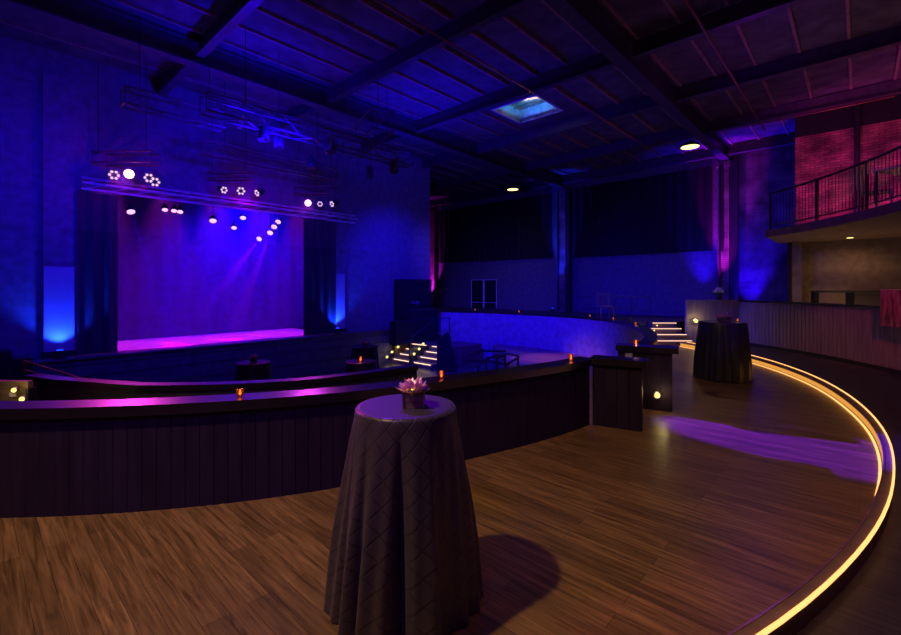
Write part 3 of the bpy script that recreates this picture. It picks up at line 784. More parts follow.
def petals(mb, c, R, n, size, up=.5, seed=0):
    random.seed(seed)
    for i in range(n):
        a = random.uniform(0, 2 * PI); e = random.uniform(.1, 1.3); rr_ = R * random.uniform(.55, 1)
        d = Vector((math.cos(a) * math.cos(e), math.sin(a) * math.cos(e), math.sin(e) * up))
        p = Vector(c) + d * rr_; t = Vector((-math.sin(a), math.cos(a), 0)); s_ = size * random.uniform(.6, 1.2)
        q = d.normalized(); k = t * s_ * .5
        mb.add([p - q * s_ * .3, p + k + q * s_ * .2, p + q * s_ + Vector((0, 0, s_ * .25)), p - k + q * s_ * .2, p + t.cross(q) * s_ * .25], [(0, 1, 4), (1, 2, 4), (2, 3, 4), (3, 0, 4)])
    return mb
def centerpiece(c, label, box=.1, h=.085, R=.07, n=60, size=.04, lit=0, m='wood'):
    o = empty('flower_centerpiece', c, label, 'flowers', .12)
    b = MB(); t = .006
    for sx, sy, dx, dy in ((0, -1, box, t), (0, 1, box, t), (-1, 0, t, box - 2 * t - .001), (1, 0, t, box - 2 * t - .001)):
        b.box((sx * (box - t) / 2, sy * (box - t) / 2, h / 2), (dx, dy, h))
    b.box((0, 0, .004), (box - .015, box - .015, .006)); b.build('box', m, o, world=False)
    fr_ = MB()
    for sx in (-1, 1):
        for sy in (-1, 1): fr_.box((sx * box / 2, sy * box / 2, h / 2), (.008, .008, h + .006))
    fr_.build('corner_strips', 'chrome', o, world=False)
    petals(MB(), (0, 0, h), R, n, size, .45, 3).build('petals', 'petal', o, world=False)
    petals(MB(), (0, 0, h - .01), R * .9, n // 4, size, .2, 4).build('leaves', 'leaf', o, world=False)
    if lit: light('POINT', Vector(c) + Vector((.01, -.0, h + .012)), (1, .55, .12), lit, size=.008, name='candle_lamp')
    return o
cpn = Vector((-.205, 2.44, 1.07))
cp = centerpiece(cpn, 'square wooden box of pale flowers on the foreground table', .112, .085, .078, 110, .036, 1.2)
MB().tube([(0, 0, .08), (.005, 0, .165)], .002, 5).build('stem', 'leaf', cp, world=False)
centerpiece(Vector((FT.x - .0, FT.y - .05, 1.07)), 'low dark box of purple-lit flowers on the far right table', .16, .07, .13, 50, .06)
centerpiece(Vector((T1.x, T1.y, .17)), 'small box with purple-lit flowers on the left sunken table', .10, .09, .1, 40, .05, 0, 'black')
centerpiece(Vector((T2.x, T2.y, .17)), 'small box with purple-lit flowers on the farther table by the pit stairs', .10, .07, .1, 40, .05, 0, 'black')

def votive(c, label, r=.028, h=.055, power=.22, flame='flame'):
    o = empty('votive_candle', c, label, 'candle', 0, None)
    MB().lathe([(r * .7, 0), (r, h), (r * .88, h), (r * .6, .006)], (0, 0, 0), 14, cap=True).build('glass_cup', 'amber', o, world=False, smooth=True)
    MB().lathe([(.001, .012), (r * .42, .02), (r * .3, h * .6), (.001, h * .95)], (0, 0, 0), 8, cap=False).build('flame', flame, o, world=False, smooth=True)
    light('POINT', Vector(c) + Vector((0, 0, h + .03)), (1, .45, .12), power, size=.01, name='candle_lamp')
    return o
def ledge(x, y, z): p = px(x, y, z); return p
def on_pit(x, off, z):     # ledge point of the far/near pit wall in the direction of x (nearest crossing = near wall)
    r = (x - CX) / F; out = []
    prev = None
    for i in range(200, 2000):
        d = i / 100; p = Vector((r * d, d)) - CC; t = math.degrees(math.atan2(p.y, p.x)); g = p.length - (pr(t) + off)
        if prev is not None and prev * g < 0: out.append(Vector((r * d, d, z)))
        prev = g
    return out
votive(on_pit(240, -.07, .825)[0], 'amber votive candle on the near ledge, left of the foreground table', .03, .062, .2)
votive(on_pit(441.5, -.07, .825)[0], 'amber votive candle on the near ledge, just right of the foreground table', .026, .07, .2)
votive(on_pit(571, -.07, .825)[0], 'amber votive candle on the near ledge close to the left stub wall', .028, .08, .2)
votive(Vector((2.93, 6.85, .86)) if False else on_pit(636, .06, .85)[0], 'amber votive candle on the ledge just behind the right stub wall', .034, .08, .1)
for x, lb in ((475, 'candle on the far curved ledge in front of the double door'), (519, 'candle on the far curved ledge right of the double door'),
              (590, 'candle on the far curved ledge just left of the slatted chair'), (613.5, 'candle on the far curved ledge just right of the slatted chair'),
              (635.8, 'candle where the far ledge curves towards the wide steps')):
    votive(on_pit(x, .065, .85)[-1], 'small pale ' + lb, .035, .06, .1, 'flame_pale')
votive(Vector((T3.x, T3.y - .05, .12)), 'pale candle glass on the nearer table by the pit stairs', .045, .11, .15)
votive(Vector((FT.x + .22, FT.y - .1, 1.07)), 'candle glass on the far right table beside its flowers', .03, .06, .05, 'flame_pale')

# flowers on top of the far end wall
fv = empty('flower_vase', Vector((8.0, 13.30, 1.33)), 'small vase of white flowers on the end of the walkway wall', 'flowers')
MB().lathe([(.04, 0), (.06, .06), (.035, .13), (.045, .15)], (0, 0, 0), 16).build('vase', 'black', fv, world=False, smooth=True)
petals(MB(), (0, 0, .22), .15, 50, .08, .8, 9).build('petals', 'white', fv, world=False)
petals(MB(), (0, 0, .17), .12, 20, .09, .6, 10).build('leaves', 'leaf', fv, world=False)
pf = on_v(415, 303, 11.9)
fv = empty('flower_vase', Vector((pf.x, pf.y, SZ + .692)), 'tiny spray of white flowers on the stepped speaker stack', 'flowers')
MB().lathe([(.04, 0), (.05, .08), (.03, .1)], (0, 0, 0), 12).build('vase', 'black', fv, world=False)
petals(MB(), (0, 0, .15), .16, 16, .07, .8, 11).build('petals', 'white', fv, world=False)

# ------------------------------------------------------------------ balcony
bal = empty('balcony', pol(10.6, -10, 3.0), 'curved balcony with warm-lit soffit at the right', 'balcony')
tipr = 10.4
def bal_poly():
    P = []
    for k in range(0, 34):
        t = 3.3 - k * 1.7; P.append(pol(tipr, t))
    return P
BP = bal_poly(); tip = BP[0]
# end edge along u up to the bay wall
def uu(p): return p.x * UD.x + p.y * UD.y
def vv(p): return p.x * VD.x + p.y * VD.y
endp = uv(BU - .002, vv(tip)); last = BP[-1]; lastp = uv(BU - .002, vv(last))
lastp = uv(BU - .002, min(vv(last), -7))
poly = [(p.x, p.y) for p in BP] + [(lastp.x, lastp.y), (endp.x, endp.y)]
MB().prism(poly, 3.0, 3.03).build('soffit', 'soffit', bal)
MB().prism(poly, 3.031, 3.15).build('slab', 'beige', bal)
fa = MB().wall([pol(tipr - .03, 3.3 - 1.7 * k) for k in range(34)], [pol(tipr, 3.3 - 1.7 * k) for k in range(34)], 2.99, 3.17).build('fascia', 'beige', bal)
rb = MB()
RZ = 4.1
railp = [pol(tipr + .06, 3.0 - 1.7 * k, RZ) for k in range(30)]
MB().tube(railp, .028).build('handrail', 'black', bal, smooth=True)
MB().tube([pol(tipr + .06, 3.0 - 1.7 * k, 3.28) for k in range(30)], .014).build('bottom_rail', 'black', bal, smooth=True)
for k in range(90):
    t = 2.8 - .55 * k
    rb.tube([pol(tipr + .06, t, 3.25), pol(tipr + .06, t, RZ)], .008, 5)
bl = rb.build('balusters', 'black', bal); bl['kind'] = 'stuff'
for k in range(5):
    t = 2.9 - 8 * k
    MB().tube([pol(tipr + .06, t, 3.15), pol(tipr + .06, t, RZ)], .03, 8).build('rail_post', 'black', bal)
bp_ = on_u(857, HY, 15.9); tag(MB().tube([(bp_.x, bp_.y, 3.15), (bp_.x, bp_.y, 6.72)], .065, 12).build('balcony_post', 'black', loc=(bp_.x, bp_.y, 3.15)), 'tall black post rising from the balcony to the roof', 'post')
# beige column where the bay begins
bc = empty('bay_column', (eb.x, eb.y, 0), 'beige column under the start of the balcony', 'column')
pc = on_u(797, HY, BU - .2); vc = vv(pc)
MB().wall([uv(BU - .30, vc - .11), uv(BU - .30, vc + .11)], [uv(BU - .003, vc - .11), uv(BU - .003, vc + .11)], 0, 2.995).build('shaft', 'beige', bc)
MB().wall([uv(BU - .34, vc + .12), uv(BU - .34, vc + .20)], [uv(BU - .003, vc + .12), uv(BU - .003, vc + .20)], 0, 2.995).build('dark_edge', 'black', bc)
# furniture up on the balcony: table with white box, black stools
tb = pol(11.0, -13.5, 3.15)
t_ = empty('balcony_table', tb, 'small black table with pale edge behind the balcony rail', 'table', .3)
MB().box((0, 0, .73), (.9, .5, .03)).build('tabletop', 'chrome', t_, world=False)
for sx in (-1, 1):
    for sy in (-1, 1): MB().box((sx * .4, sy * .2, .36), (.03, .03, .71)).build('leg', 'black', t_, world=False)
tag(MB().box((0, 0, .05), (.18, .12, .10)).build('white_box', 'white', loc=(tb.x + .15, tb.y - .02, tb.z + .745), world=False), 'small white box on the balcony table', 'box')
for i, (dr, dt, lb) in enumerate(((.65, -9.5, 'black chair left of the tall balcony post'), (1.7, -15.8, 'black chair on the balcony right of the white box'), (1.8, -20.8, 'black chair at the right edge of the balcony'))):
    p = pol(10.4 + dr, dt, 3.16); o = empty('balcony_chair', p, lb, 'chair', .8); chair(o, 'black')
tb2 = pol(11.2, -18.5, 3.15)
t_ = empty('balcony_table', tb2, 'metal-edged long table at the right edge of the balcony', 'table', -.9)
MB().box((0, 0, .62), (1.3, .4, .05)).build('tabletop', 'chrome', t_, world=False)
for sx in (-1, 1): MB().box((sx * .55, 0, .3), (.05, .3, .6)).build('leg', 'black', t_, world=False)
# black open stand below the balcony
fs_ = empty('bar_stand', uv(BU - .5, v_at(832, BU)), 'black open-framed stand under the balcony behind the boarded wall', 'stand', VANG)
pa, pb, pc_ = v_at(815, BU - .5), v_at(850, BU - .5), v_at(896, BU - .5)
MB().bar(uv(BU - .5, pa + .1, 1.6), uv(BU - .5, pc_ - .4, 1.6), .35, .06).build('top', 'black', fs_)
for v in (pa, pb, pc_):
    MB().bar(uv(BU - .5, v, 0), uv(BU - .5, v, 1.57), .12, .12).build('post', 'black', fs_)
MB().bar(uv(BU - .4, pb - .08, 1.28), uv(BU - .4, pc_ - .3, 1.28), .05, .55).build('front_panel', 'black', fs_)
# red patterned panel over the boarded wall
th0 = -18.0
q_ = (882.5 - CX) / F
A0 = min((Vector((q_ * i / 200, i / 200)) for i in range(1400, 2200)), key=lambda p: abs((p - CC).length - 11.2))
t0 = math.degrees(math.atan2(A0.y - CC.y, A0.x - CC.x))
rp_ = empty('red_panel', (A0.x, A0.y, .95), 'red and purple streaky panel hung over the boarded wall at the right edge', 'panel')
ring(t0 - 5, t0, lambda t: 11.16, lambda t: 11.24, 1.66, 1, .72).build('panel', 'rug', rp_)
light('SPOT', (7.4, 6.4, 2.9), (1, .10, .16), 150, target=(A0.x + .2, A0.y - .3, 1.3), angle=40, blend=.6, size=.05, name='panel_fill')  # added red spot to brighten the panel, no fixture
ring(t0 - 5, t0, lambda t: 11.15, lambda t: 11.25, 1.675, 1, .014).build('top_trim', 'white', rp_)

# ------------------------------------------------------------------ pendants
def pendant(c, r, label, power, tgt=None, angle=120, zc=6.7, m='pend', cat='ceiling lamp', col=(1, .64, .33)):
    c = Vector(c); o = empty('ceiling_lamp', c, label, cat)
    MB().lathe([(r * 1.08, 0), (r * 1.08, .05), (r * .5, .16), (.04, .2)], (0, 0, 0), 28).build('shade', 'black', o, world=False, smooth=True)
    MB().lathe([(r, -.004), (r, .012)], (0, 0, 0), 28).build('lens', m, o, world=False)
    MB().tube([(0, 0, .19), (0, 0, zc - c.z)], .012, 6).build('rod', 'black', o, world=False)
    if power: light('SPOT', c - Vector((0, 0, .05)), col, power, target=tgt or (c.x, c.y, 0), angle=angle, blend=.5, size=.1, name='ceiling_lamp_light')
    return o
pendant((7.75, 14.4, 6.25), .27, 'glowing yellow ceiling lamp near the purple pillar', 130, (6.8, 12.5, 0), 85)
pendant((2.8, 20.0, 6.1), .24, 'smaller glowing yellow ceiling lamp above the middle of the back wall', 14)
pendant((-2.65, 1.2, 5.5), .18, 'ceiling lamp over the foreground floor', 520, (-.3, 2.6, 0), 100)
pendant((3.0, 2.6, 5.6), .18, 'added ceiling lamp, out of view, filling the right foreground floor', 90, (2.4, 4.4, 0), 70, col=(1, .5, .4))  # unseen lamp added as warm fill for the right floor
pendant((9.5, 6.2, 5.9), .18, 'added ceiling lamp, out of view, brightening the curved walkway wall', 1300, (8.7, 9.6, .5), 64, col=(1, .45, .32))  # unseen lamp added to brighten the boarded walkway wall
# soffit downlight
sl = pol(11.9, -4, 2.98); sl = uv(BU - 1.0, v_at(850, BU - 1.0), 2.98)
o = empty('soffit_downlight', sl, 'round downlight in the balcony soffit', 'downlight')
MB().lathe([(.09, .0), (.09, .018)], (0, 0, 0), 20).build('rim', 'black', o, world=False)
MB().lathe([(.07, -.006), (.07, -.001)], (0, 0, 0), 20).build('lens', 'pend', o, world=False)
light('SPOT', sl - Vector((0, 0, .03)), (1, .5, .25), 26, target=sl + uv(.5, 0, -1.6), angle=140, blend=.8, size=.06, name='downlight_lamp')

# ------------------------------------------------------------------ trusses
def box_truss(a, b, w, name, label, m='truss'):
    a = Vector(a); b = Vector(b); o = empty(name, (a + b) / 2, label, 'truss')
    t = (b - a).normalized(); sd = t.cross(Vector((0, 0, 1))).normalized(); up = Vector((0, 0, 1))
    cs = [(-1, -1), (1, -1), (1, 1), (-1, 1)]
    for x, y in cs:
        off = sd * x * w / 2 + up * y * w / 2
        MB().tube([a + off, b + off], .02, 6).build('chord', m, o)
    L = (b - a).length; n = max(2, int(L / (w * 1.1))); lc = MB()
    for i in range(n):
        p = a + t * (L * i / n); q_ = a + t * (L * (i + 1) / n)
        for k in range(4):
            x0, y0 = cs[k]; x1, y1 = cs[(k + 1) % 4]
            o0 = sd * x0 * w / 2 + up * y0 * w / 2; o1 = sd * x1 * w / 2 + up * y1 * w / 2
            lc.tube([p + (o0 if i % 2 else o1), q_ + (o1 if i % 2 else o0)], .009, 5)
            if i == 0: lc.tube([p + o0, p + o1], .012, 5)
            if i == n - 1: lc.tube([q_ + o0, q_ + o1], .012, 5)
    lc.build('lacing', m, o)
    hg = [a.lerp(b, .15), a.lerp(b, .85)]
    for h in hg: MB().tube([h + up * w / 2, (h.x, h.y, 6.7)], .008, 5).build('hanger', 'black', o)
    return o
box_truss(uv(2.9, 8.75, 5.05), uv(7.9, 8.75, 5.05), .32, 'lighting_truss', 'long box truss with hanging lights running towards the stage side')
box_truss(uv(1.9, 9.75, 5.15), uv(3.6, 9.75, 5.15), .3, 'lighting_truss', 'short box truss at the left above the stage lights')
box_truss(uv(3.7, 11.35, 5.0), uv(7.3, 11.35, 5.0), .3, 'lighting_truss', 'box truss hanging just in front of the stage opening')
box_truss(uv(6.6, 8.2, 5.65), uv(7.4, 10.6, 5.65), .5, 'lighting_truss', 'large triangular truss end high above the middle of the hall')

def fixture(name, c, d, label, lens='lens_m', r=.08, L=.2, group=None, cat='stage light', star=False, m='black', hang=.25):
    c = Vector(c); d = Vector(d).normalized()
    o = empty(name, c, label, cat, 0, group)
    R = d.to_track_quat('Z', 'Y').to_matrix()
    def T(mb):
        mb.v = [tuple(R @ Vector(v)) for v in mb.v]; return mb
    T(MB().lathe([(r * .55, -L), (r * .8, -L * .7), (r, -L * .3), (r, 0), (r * .9, 0), (r * .88, -.02)], (0, 0, 0), 18)).build('can', m, o, world=False, smooth=True); can = o.children[0]
    if star:
        b = MB()
        for k in range(6):
            a = k * PI / 3; b.lathe([(r * .26, .001), (r * .26, .012)], (math.cos(a) * r * .66, math.sin(a) * r * .66, 0), 8)
        T(b).build('led_ring', lens, can, world=False)
    else:
        T(MB().lathe([(r * .86, -.012), (r * .86, -.002)], (0, 0, 0), 18)).build('lens', lens, can, world=False)
    sd = d.cross(Vector((0, 0, 1)))
    sd = sd.normalized() if sd.length > .1 else Vector((1, 0, 0))
    cc = -d * L * .4
    MB().tube([cc + sd * (r + .015), cc + sd * (r + .015) + Vector((0, 0, r * 1.6)), cc - sd * (r + .015) + Vector((0, 0, r * 1.6)), cc - sd * (r + .015)], .008, 5).build('yoke', m, o, world=False)
    MB().tube([cc + Vector((0, 0, r * 1.6)), cc + Vector((0, 0, r * 1.6 + hang))], .008, 5).build('clamp', m, o, world=False)
    return o
PV = 12.0
def pod(x0, x1, ya, yb, lab):
    o = empty('light_bar', on_v((x0 + x1) / 2, ya, PV), lab, 'light bar')
    c = on_v((x0 + x1) / 2, ya, PV); wA = (x1 - x0) / F * c.y
    za, zb = c.z, on_v((x0 + x1) / 2, yb, PV).z
    for yy in (0, .28):
        MB().tube([(c.x - wA / 2, c.y + yy, za), (c.x + wA / 2, c.y + yy, za)], .02, 6).build('bar', 'truss', o)
        MB().tube([(c.x - wA / 2, c.y + yy, zb), (c.x + wA / 2, c.y + yy, zb)], .02, 6).build('bar', 'truss', o)
    lc = MB()
    for k in range(5):
        xx = c.x - wA / 2 + wA * k / 4
        lc.tube([(xx, c.y, za), (xx, c.y, zb)], .01, 5); lc.tube([(xx, c.y + .28, za), (xx, c.y + .28, zb)], .01, 5)
        lc.tube([(xx, c.y, za), (xx, c.y + .28, za)], .01, 5)
    lc.build('lacing', 'truss', o)
    for s_ in (-1, 1): MB().tube([(c.x + s_ * wA * .4, c.y, za), (c.x + s_ * wA * .4, c.y, 6.7)], .008, 5).build('hanger', 'black', o)
    return c
pod(92, 152, 151, 162, 'left light bar above the stage header')
pod(208, 250, 171, 178, 'middle light bar above the stage header')
pod(294, 335, 186, 193, 'right light bar above the stage header')
tocam = Vector((0, 0, EH))
for (x, y, kind, lb, dx) in ((114, 175, 's', 'star-patterned lamp left of the big magenta one', 0), (129, 174, 'b', 'brightest magenta spotlight at the left light bar', 0),
                         (149, 178, 's', 'star-patterned lamp right of the big magenta one', 0), (155, 182, 's', 'star-patterned lamp at the right end of the left light bar', 0),
                         (224, 190, 't', 'turned-away lamp at the left of the middle light bar', 1), (241, 191, 's', 'star-patterned lamp in the centre of the middle light bar', 0),
                         (257, 193, 't', 'turned-away lamp at the right of the middle light bar', -1), (308, 203, 'b2', 'bright magenta spotlight at the right light bar', 0),
                         (320, 204, 's2', 'round pale lamp beside the magenta spotlight of the right light bar', 0), (332, 204, 't', 'turned-away lamp at the right end of the right light bar', -1)):
    c = on_v(x, y, PV - .05); d = (tocam - c)
    if kind == 't': d = Vector((d.x + 14 * dx, d.y, d.z - 4))
    R_ = {'s': .115, 'b': .16, 't': .10, 'b2': .10, 's2': .09}[kind]
    fixture('stage_light', c, d, lb, 'lens_w' if kind[0] in 'st' else 'lens_big', R_ if kind != 'b' else .11, .22, star=kind[0] in 'st', hang=.1)
    if kind[0] == 'b': light('POINT', c + d.normalized() * .28, (1, .02, .8), 5 if kind == 'b' else 1.6, size=.04, name='glow_lamp')
    if kind == 'b': light('SPOT', c + d.normalized() * .1, (1, .05, .75), 900, target=tocam + Vector((-1.5, 0, -1.3)), angle=75, blend=1, size=.08, name='wash_lamp')
    if kind == 'b2': light('SPOT', c + d.normalized() * .1, (.85, .05, 1), 260, target=Vector((-1, 4, 0)), angle=80, blend=1, size=.08, name='wash_lamp')

# lamps under the header, aimed at the stage
LV = 13.0
lamps = [(131, 212, 'leftmost magenta lamp under the stage header', (1.0, .3), 1, .10), (165, 210, 'first of the close trio of lamps under the header', (.2, .4), .7, .075), (174, 211, 'middle one of the close trio of lamps under the header', (0, .5), .7, .075),
         (180, 212, 'last of the close trio of lamps under the header', (0, .5), 1, .08), (213, 221, 'large magenta lamp under the middle of the header', (0, .2), 1, .10), (234, 228, 'low small lamp under the header right of the middle', (0, .2), .8, .08),
         (243, 218, 'lamp close under the header right of the middle', (0, .3), .8, .09), (259, 239, 'lowest lamp of the slanting row at the right of the stage', (-2.2, -.3), 1.5, .085), (270, 233, 'second lowest lamp of the slanting row at the right', (-1.1, .0), 1.2, .095),
         (274, 227, 'second highest lamp of the slanting row at the right', (-1.1, .0), 1.2, .095), (278, 222, 'highest lamp of the slanting row at the right', (-1.2, .0), 1.0, .09)]
for (x, y, lb, (du, dv), pw, r) in lamps:
    c = on_v(x, y, LV); tgt = c + uv(du, dv, 0); tgt.z = SZ
    d = tgt - c
    dd = d.normalized() + (tocam - c).normalized() * .9       # housing tilts to the hall a little, lens shows
    fixture('stage_light', c, dd, lb, 'lens_m', r, .2, hang=max(.1, 4.3 - c.z - .2))
    light('SPOT', c + d.normalized() * .12, (.12, .0, 1.0) if pw < 1.1 else (.75, .0, 1), 1700 * pw, target=tgt, angle=12, blend=.7, size=.03, name='stage_lamp')
hb2 = MB()
tb_ = empty('stage_pipe', uv(5.5, 13.05, 4.35), 'black pipe behind the header carrying the row of stage lamps', 'pipe')
MB().tube([uv(u_l + .1, 13.05, 4.33), uv(u_r - .1, 13.05, 4.33)], .03).build('pipe', 'black', tb_)
for t in (.1, .5, .9):
    p = uv(u_l + (u_r - u_l) * t, 13.05, 4.33); MB().tube([p, (p.x, p.y, 5.2)], .01, 5).build('hanger', 'black', tb_)
# small dark movers hanging from the trusses
mv = [(on_v(264, 140, 8.75), 'black moving light under the left part of the long truss', .11), (on_v(331, 148, 8.75), 'black moving light under the middle of the long truss', .12),
      (on_v(394, 172, 8.75), 'black moving light at the right end of the long truss', .12), (on_v(279, 148, 9.2), 'small black moving light with a tiny amber glint', .1),
      (on_v(311, 156, 10.3), 'small black moving light hanging low at the middle', .1), (on_v(370, 170, 10.0), 'small black moving light behind the right end of the long truss', .1)]
for c, lb, r in mv:
    d = Vector((.1, -.2, -1))
    c = Vector((c.x, c.y, min(c.z, 4.75)))
    o = fixture('moving_light', c, d, lb, 'black', r, .34, m='steel', hang=max(.05, (4.88 if abs(vv(c) - 8.75) < .2 else 6.7) - c.z - r * 1.6))
for c, lb in ((on_v(331, 142, 8.57), 'pale bracket on the middle of the long truss'), (on_v(396, 163, 8.57), 'pale bracket at the right end of the long truss'), (on_v(241, 122, 9.57), 'red bracket at the left of the long truss')):
    if 'triang' in lb: c.z -= .22
    tag(MB().box((0, 0, 0), (.07, .05, .7 if 'triang' in lb else .28), rot=Matrix.Rotation(.2, 3, 'Y')).build('truss_bracket', 'conduit' if 'red' in lb else 'wood', loc=c, world=False), lb, 'bracket')

# ------------------------------------------------------------------ uplights
c = uv(uof(60, SV - .35), SV - .33, SZ); uplight(c, uv(uof(60, SV - .1), SV - .05, 1.9), 'small uplight at the foot of the blue column left of the stage', (.005, .03, 1), 200, 105)
c = uv(uof(338, SV - .35), SV - .33, SZ); uplight(c, uv(uof(339, SV - .1), SV - .05, 1.9), 'small uplight at the foot of the blue column right of the stage', (.005, .03, 1), 200, 105)
c = uv(DU - .95, pv2 + .05, PZ); uplight(c, uv(DU - .3, pv2, 5.0), 'blue uplight at the foot of the middle back pillar', (.01, .02, 1), 1600, 34)
c = uv(DU - .75, pv1 + .05, PZ if False else 0.0); uplight(uv(DU - .95, pv1 + .02, PZ), uv(DU - .3, pv1, 4.6), 'magenta uplight at the foot of the purple brick pillar', (.62, .01, 1), 1500, 30)
uplight(uv(DU - .5, pv1 - .75, 0), uv(DU - .1, pv1 - .85, 5.2), 'blue uplight on the floor right of the purple pillar', (.02, .0, 1), 3000, 46, blend=1)
uplight(uv(DU - .55, pv1 + .65, PZ), uv(DU - .1, pv1 + .75, 5.0), 'blue uplight left of the purple pillar', (.02, .0, 1), 1500, 46, blend=1)
uplight(uv(DU - .65, pv3 + .1, PZ), uv(DU - .2, pv3 + .1, 3.0), 'magenta uplight at the left end of the back wall', (.7, .01, 1), 700, 40)
# balcony wall wash (magenta and red floods on the balcony floor)
for i, (t, lb, col, pw) in enumerate(((-3, 'magenta flood on the balcony floor by the brick wall, left one', (.9, .05, .75), 190), (-14, 'red flood on the balcony floor by the brick wall', (1, .10, .32), 200), (-24, 'magenta flood at the right of the balcony', (.9, .03, 1), 300))):
    p = pol(11.3, t, 3.15); q_ = uv(BU, vv(p), 5.2)
    uplight(p, q_, lb, col, pw * .8, 85)

# ------------------------------------------------------------------ washes from the truss, and added fill lights
light('SPOT', uv(4.4, 8.0, 4.6), BLUE, 750, target=uv(4.8, 12.6, 3.4), angle=130, blend=1, size=.15, name='truss_wash')
light('SPOT', uv(4.0, 9.2, 4.5), BLUE, 420, target=uv(4.0, 9.4, 6.7), angle=168, blend=.6, size=.15, name='truss_wash')
light('SPOT', uv(8.4, 8.9, 4.6), BLUE, 420, target=uv(9.4, 8.9, 6.7), angle=168, blend=.6, size=.15, name='truss_wash')
light('SPOT', uv(1.0, 9.0, 4.6), BLUE, 420, target=uv(.4, 12.6, 2.8), angle=130, blend=1, size=.15, name='truss_wash')
light('SPOT', uv(7.0, 7.7, 4.5), BLUE, 3600, target=pol(6.4, 42, .2), angle=85, blend=1, size=.1, name='truss_spot')
light('SPOT', uv(6.2, 9.25, 4.5), (.07, .0, 1), 30000, target=(3.75, 4.85, 0), angle=9.5, blend=.5, size=.05, name='truss_spot')
light('SPOT', uv(4.0, 6.2, 6.1), PURP, 1500, target=NT + Vector((0, 0, 1.0)), angle=5.5, blend=.6, size=.1, name='truss_spot')
light('SPOT', uv(10.75, 6.9, 6.80), (.02, .34, 1), 20, target=uv(10.75, 6.9, 7.4), angle=172, blend=.1, size=.05, name='skylight_fill')  # added cyan light for the sides of the well
light('SPOT', uv(10.95, 7.1, 6.80), (1, .50, .22), 45, size=.03, target=uv(10.6, 6.7, 7.1), angle=110, name='skylight_fill')  # added warm light to bring out the lid
light('POINT', uv(11.0, 1.6, 4.9), (.30, .0, 1), 18, size=.15, name='right_fill')  # added purple fill for the right side, no fixture
light('POINT', (2.6, .6, 5.4), (.22, .0, 1), 26, size=.2, name='front_fill')  # added purple ambient fill above the camera, no fixture
light('SPOT', (-1.4, -.8, 4.2), (.20, .0, 1), 230, target=(-1.6, 4.2, .9), angle=62, blend=1, size=.2, name='front_fill')  # added purple fill on the near parapet, no fixture
light('POINT', uv(uof(150), SV - .55, 4.15), (.45, .0, 1), 7, size=.05, name='header_fill')  # added light to bring out the header chords
light('POINT', uv(uof(240), SV - .55, 4.1), (.45, .0, 1), 7, size=.05, name='header_fill')  # second added light along the header
light('POINT', (9.75, 10.9, .9), (1, .6, .35), 16, size=.1, name='soffit_fill')  # added warm fill for soffit and wall, hidden behind the boards
light('SPOT', (7.0, 2.0, 5.4), (.13, .0, 1), 1400, target=(6.9, 5.4, 0), angle=68, blend=1, size=.1, name='right_fill')  # added purple fill on the outer walkway floor
# stage wash
for k in range(5):
    uu_ = u_l + (u_r - u_l) * (k + .5) / 5
    light('SPOT', uv(uu_, 13.45, 4.9), (.95, .02, .95), 680, target=uv(uu_, 13.65, 0), angle=38, blend=.35, size=.1, name='stage_wash', scatter=.0)
light('SPOT', uv((u_l + u_r) / 2 + 1, 13.2, 4.8), BLUE, 2300, target=uv((u_l + u_r) / 2 + 1.6, 15.1, .2), angle=125, blend=.9, size=.3, name='stage_wash', scatter=.6)
light('SPOT', uv(9.5, 9.0, 4.8), BLUE, 950, target=uv(10.6, 12.6, 2.2), angle=75, blend=1, size=.1, name='truss_spot')
light('SPOT', uv(8.0, 9.5, 4.8), (.9, .2, .6), 900, target=(3.0, 12.6, -.3), angle=22, blend=1, size=.1, name='truss_spot')
light('SPOT', uv(8.6, 8.0, 4.8), BLUE, 1500, target=uv(18.6, 4.8, 1.6), angle=60, blend=1, size=.1, name='truss_spot')

light('SPOT', uv(8.6, 9.4, 4.5), (.06, .03, 1), 1300, target=uv(18.6, 14.0, 1.2), angle=50, blend=1, size=.1, name='truss_spot')
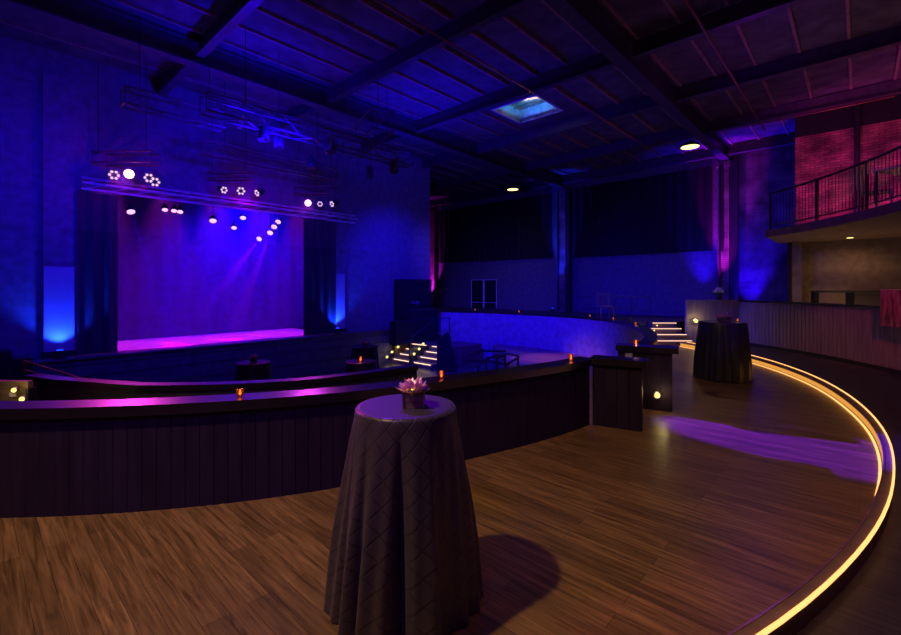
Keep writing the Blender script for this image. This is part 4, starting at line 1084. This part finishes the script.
# haze on the stage
hm = bpy.data.materials.new('stage_haze'); hm.use_nodes = True; nt = hm.node_tree; nt.nodes.remove(nt.nodes['Principled BSDF'])
vs_ = N(nt, 'ShaderNodeVolumeScatter', Density=.055, Anisotropy=.2); vs_.inputs['Color'].default_value = (1, 1, 1, 1)
nt.links.new(vs_.outputs[0], nt.nodes['Material Output'].inputs['Volume'])
vs_.inputs['Color'].default_value = (.55, .55, 1, 1)  # blue of the stage light put into the haze colour
hz = MB().prism([uv(u_l + .02, 12.85), uv(u_r - .02, 12.85), uv(u_r - .02, 15.0), uv(u_l + .02, 15.0)], SZ + .02, 4.25)
tag(hz.build('stage_haze', hm), 'thin haze, tinted blue for the stage light, over the stage inside its opening', 'haze', kind='stuff')
hz = MB().prism([uv(u_l - 2.4, 11.54), uv(u_r + 2.0, 11.54), uv(u_r + 2.0, 12.2), uv(u_l - 2.4, 12.2)], 2.9, 5.6)
tag(hz.build('spotlight_haze', hm), 'thin haze glowing magenta around the spotlights above the stage header', 'haze', kind='stuff')
S.cycles.volume_bounces = 0
S.cycles.max_bounces = 5
S.cycles.sample_clamp_indirect = 4

# ------------------------------------------------------------------ groups of repeated things
GROUPS = {'roof_girder': 'girders under the roof', 'roof_purlin': 'purlins between the girders', 'ceiling_conduit': 'conduits under the ceiling', 'step_light': 'small amber step lamps',
          'cocktail_table': 'cocktail tables in dark cloths', 'flower_centerpiece': 'flower boxes on the tables', 'votive_candle': 'candles on ledges and tables', 'stage_light': 'lamps around the stage opening',
          'moving_light': 'moving lights on the trusses', 'truss_bracket': 'brackets on the trusses', 'lighting_truss': 'trusses in front of the stage', 'light_bar': 'light bars above the header',
          'uplight': 'floor uplights', 'ceiling_lamp': 'round ceiling lamps', 'balcony_chair': 'chairs on the balcony', 'balcony_table': 'tables on the balcony', 'bass_cabinet': 'speaker cabinets beside the stage',
          'stage_column': 'blue columns beside the stage', 'wall_drape': 'drapes high on the back wall', 'stage_curtain': 'curtains at the stage sides', 'pilaster': 'pillars along the back wall', 'flower_vase': 'small flower vases'}
for o in list(S.objects):
    if o.parent is None and o.type in ('MESH', 'EMPTY'):
        g = GROUPS.get(o.name.split('.')[0])
        if g: o['group'] = g
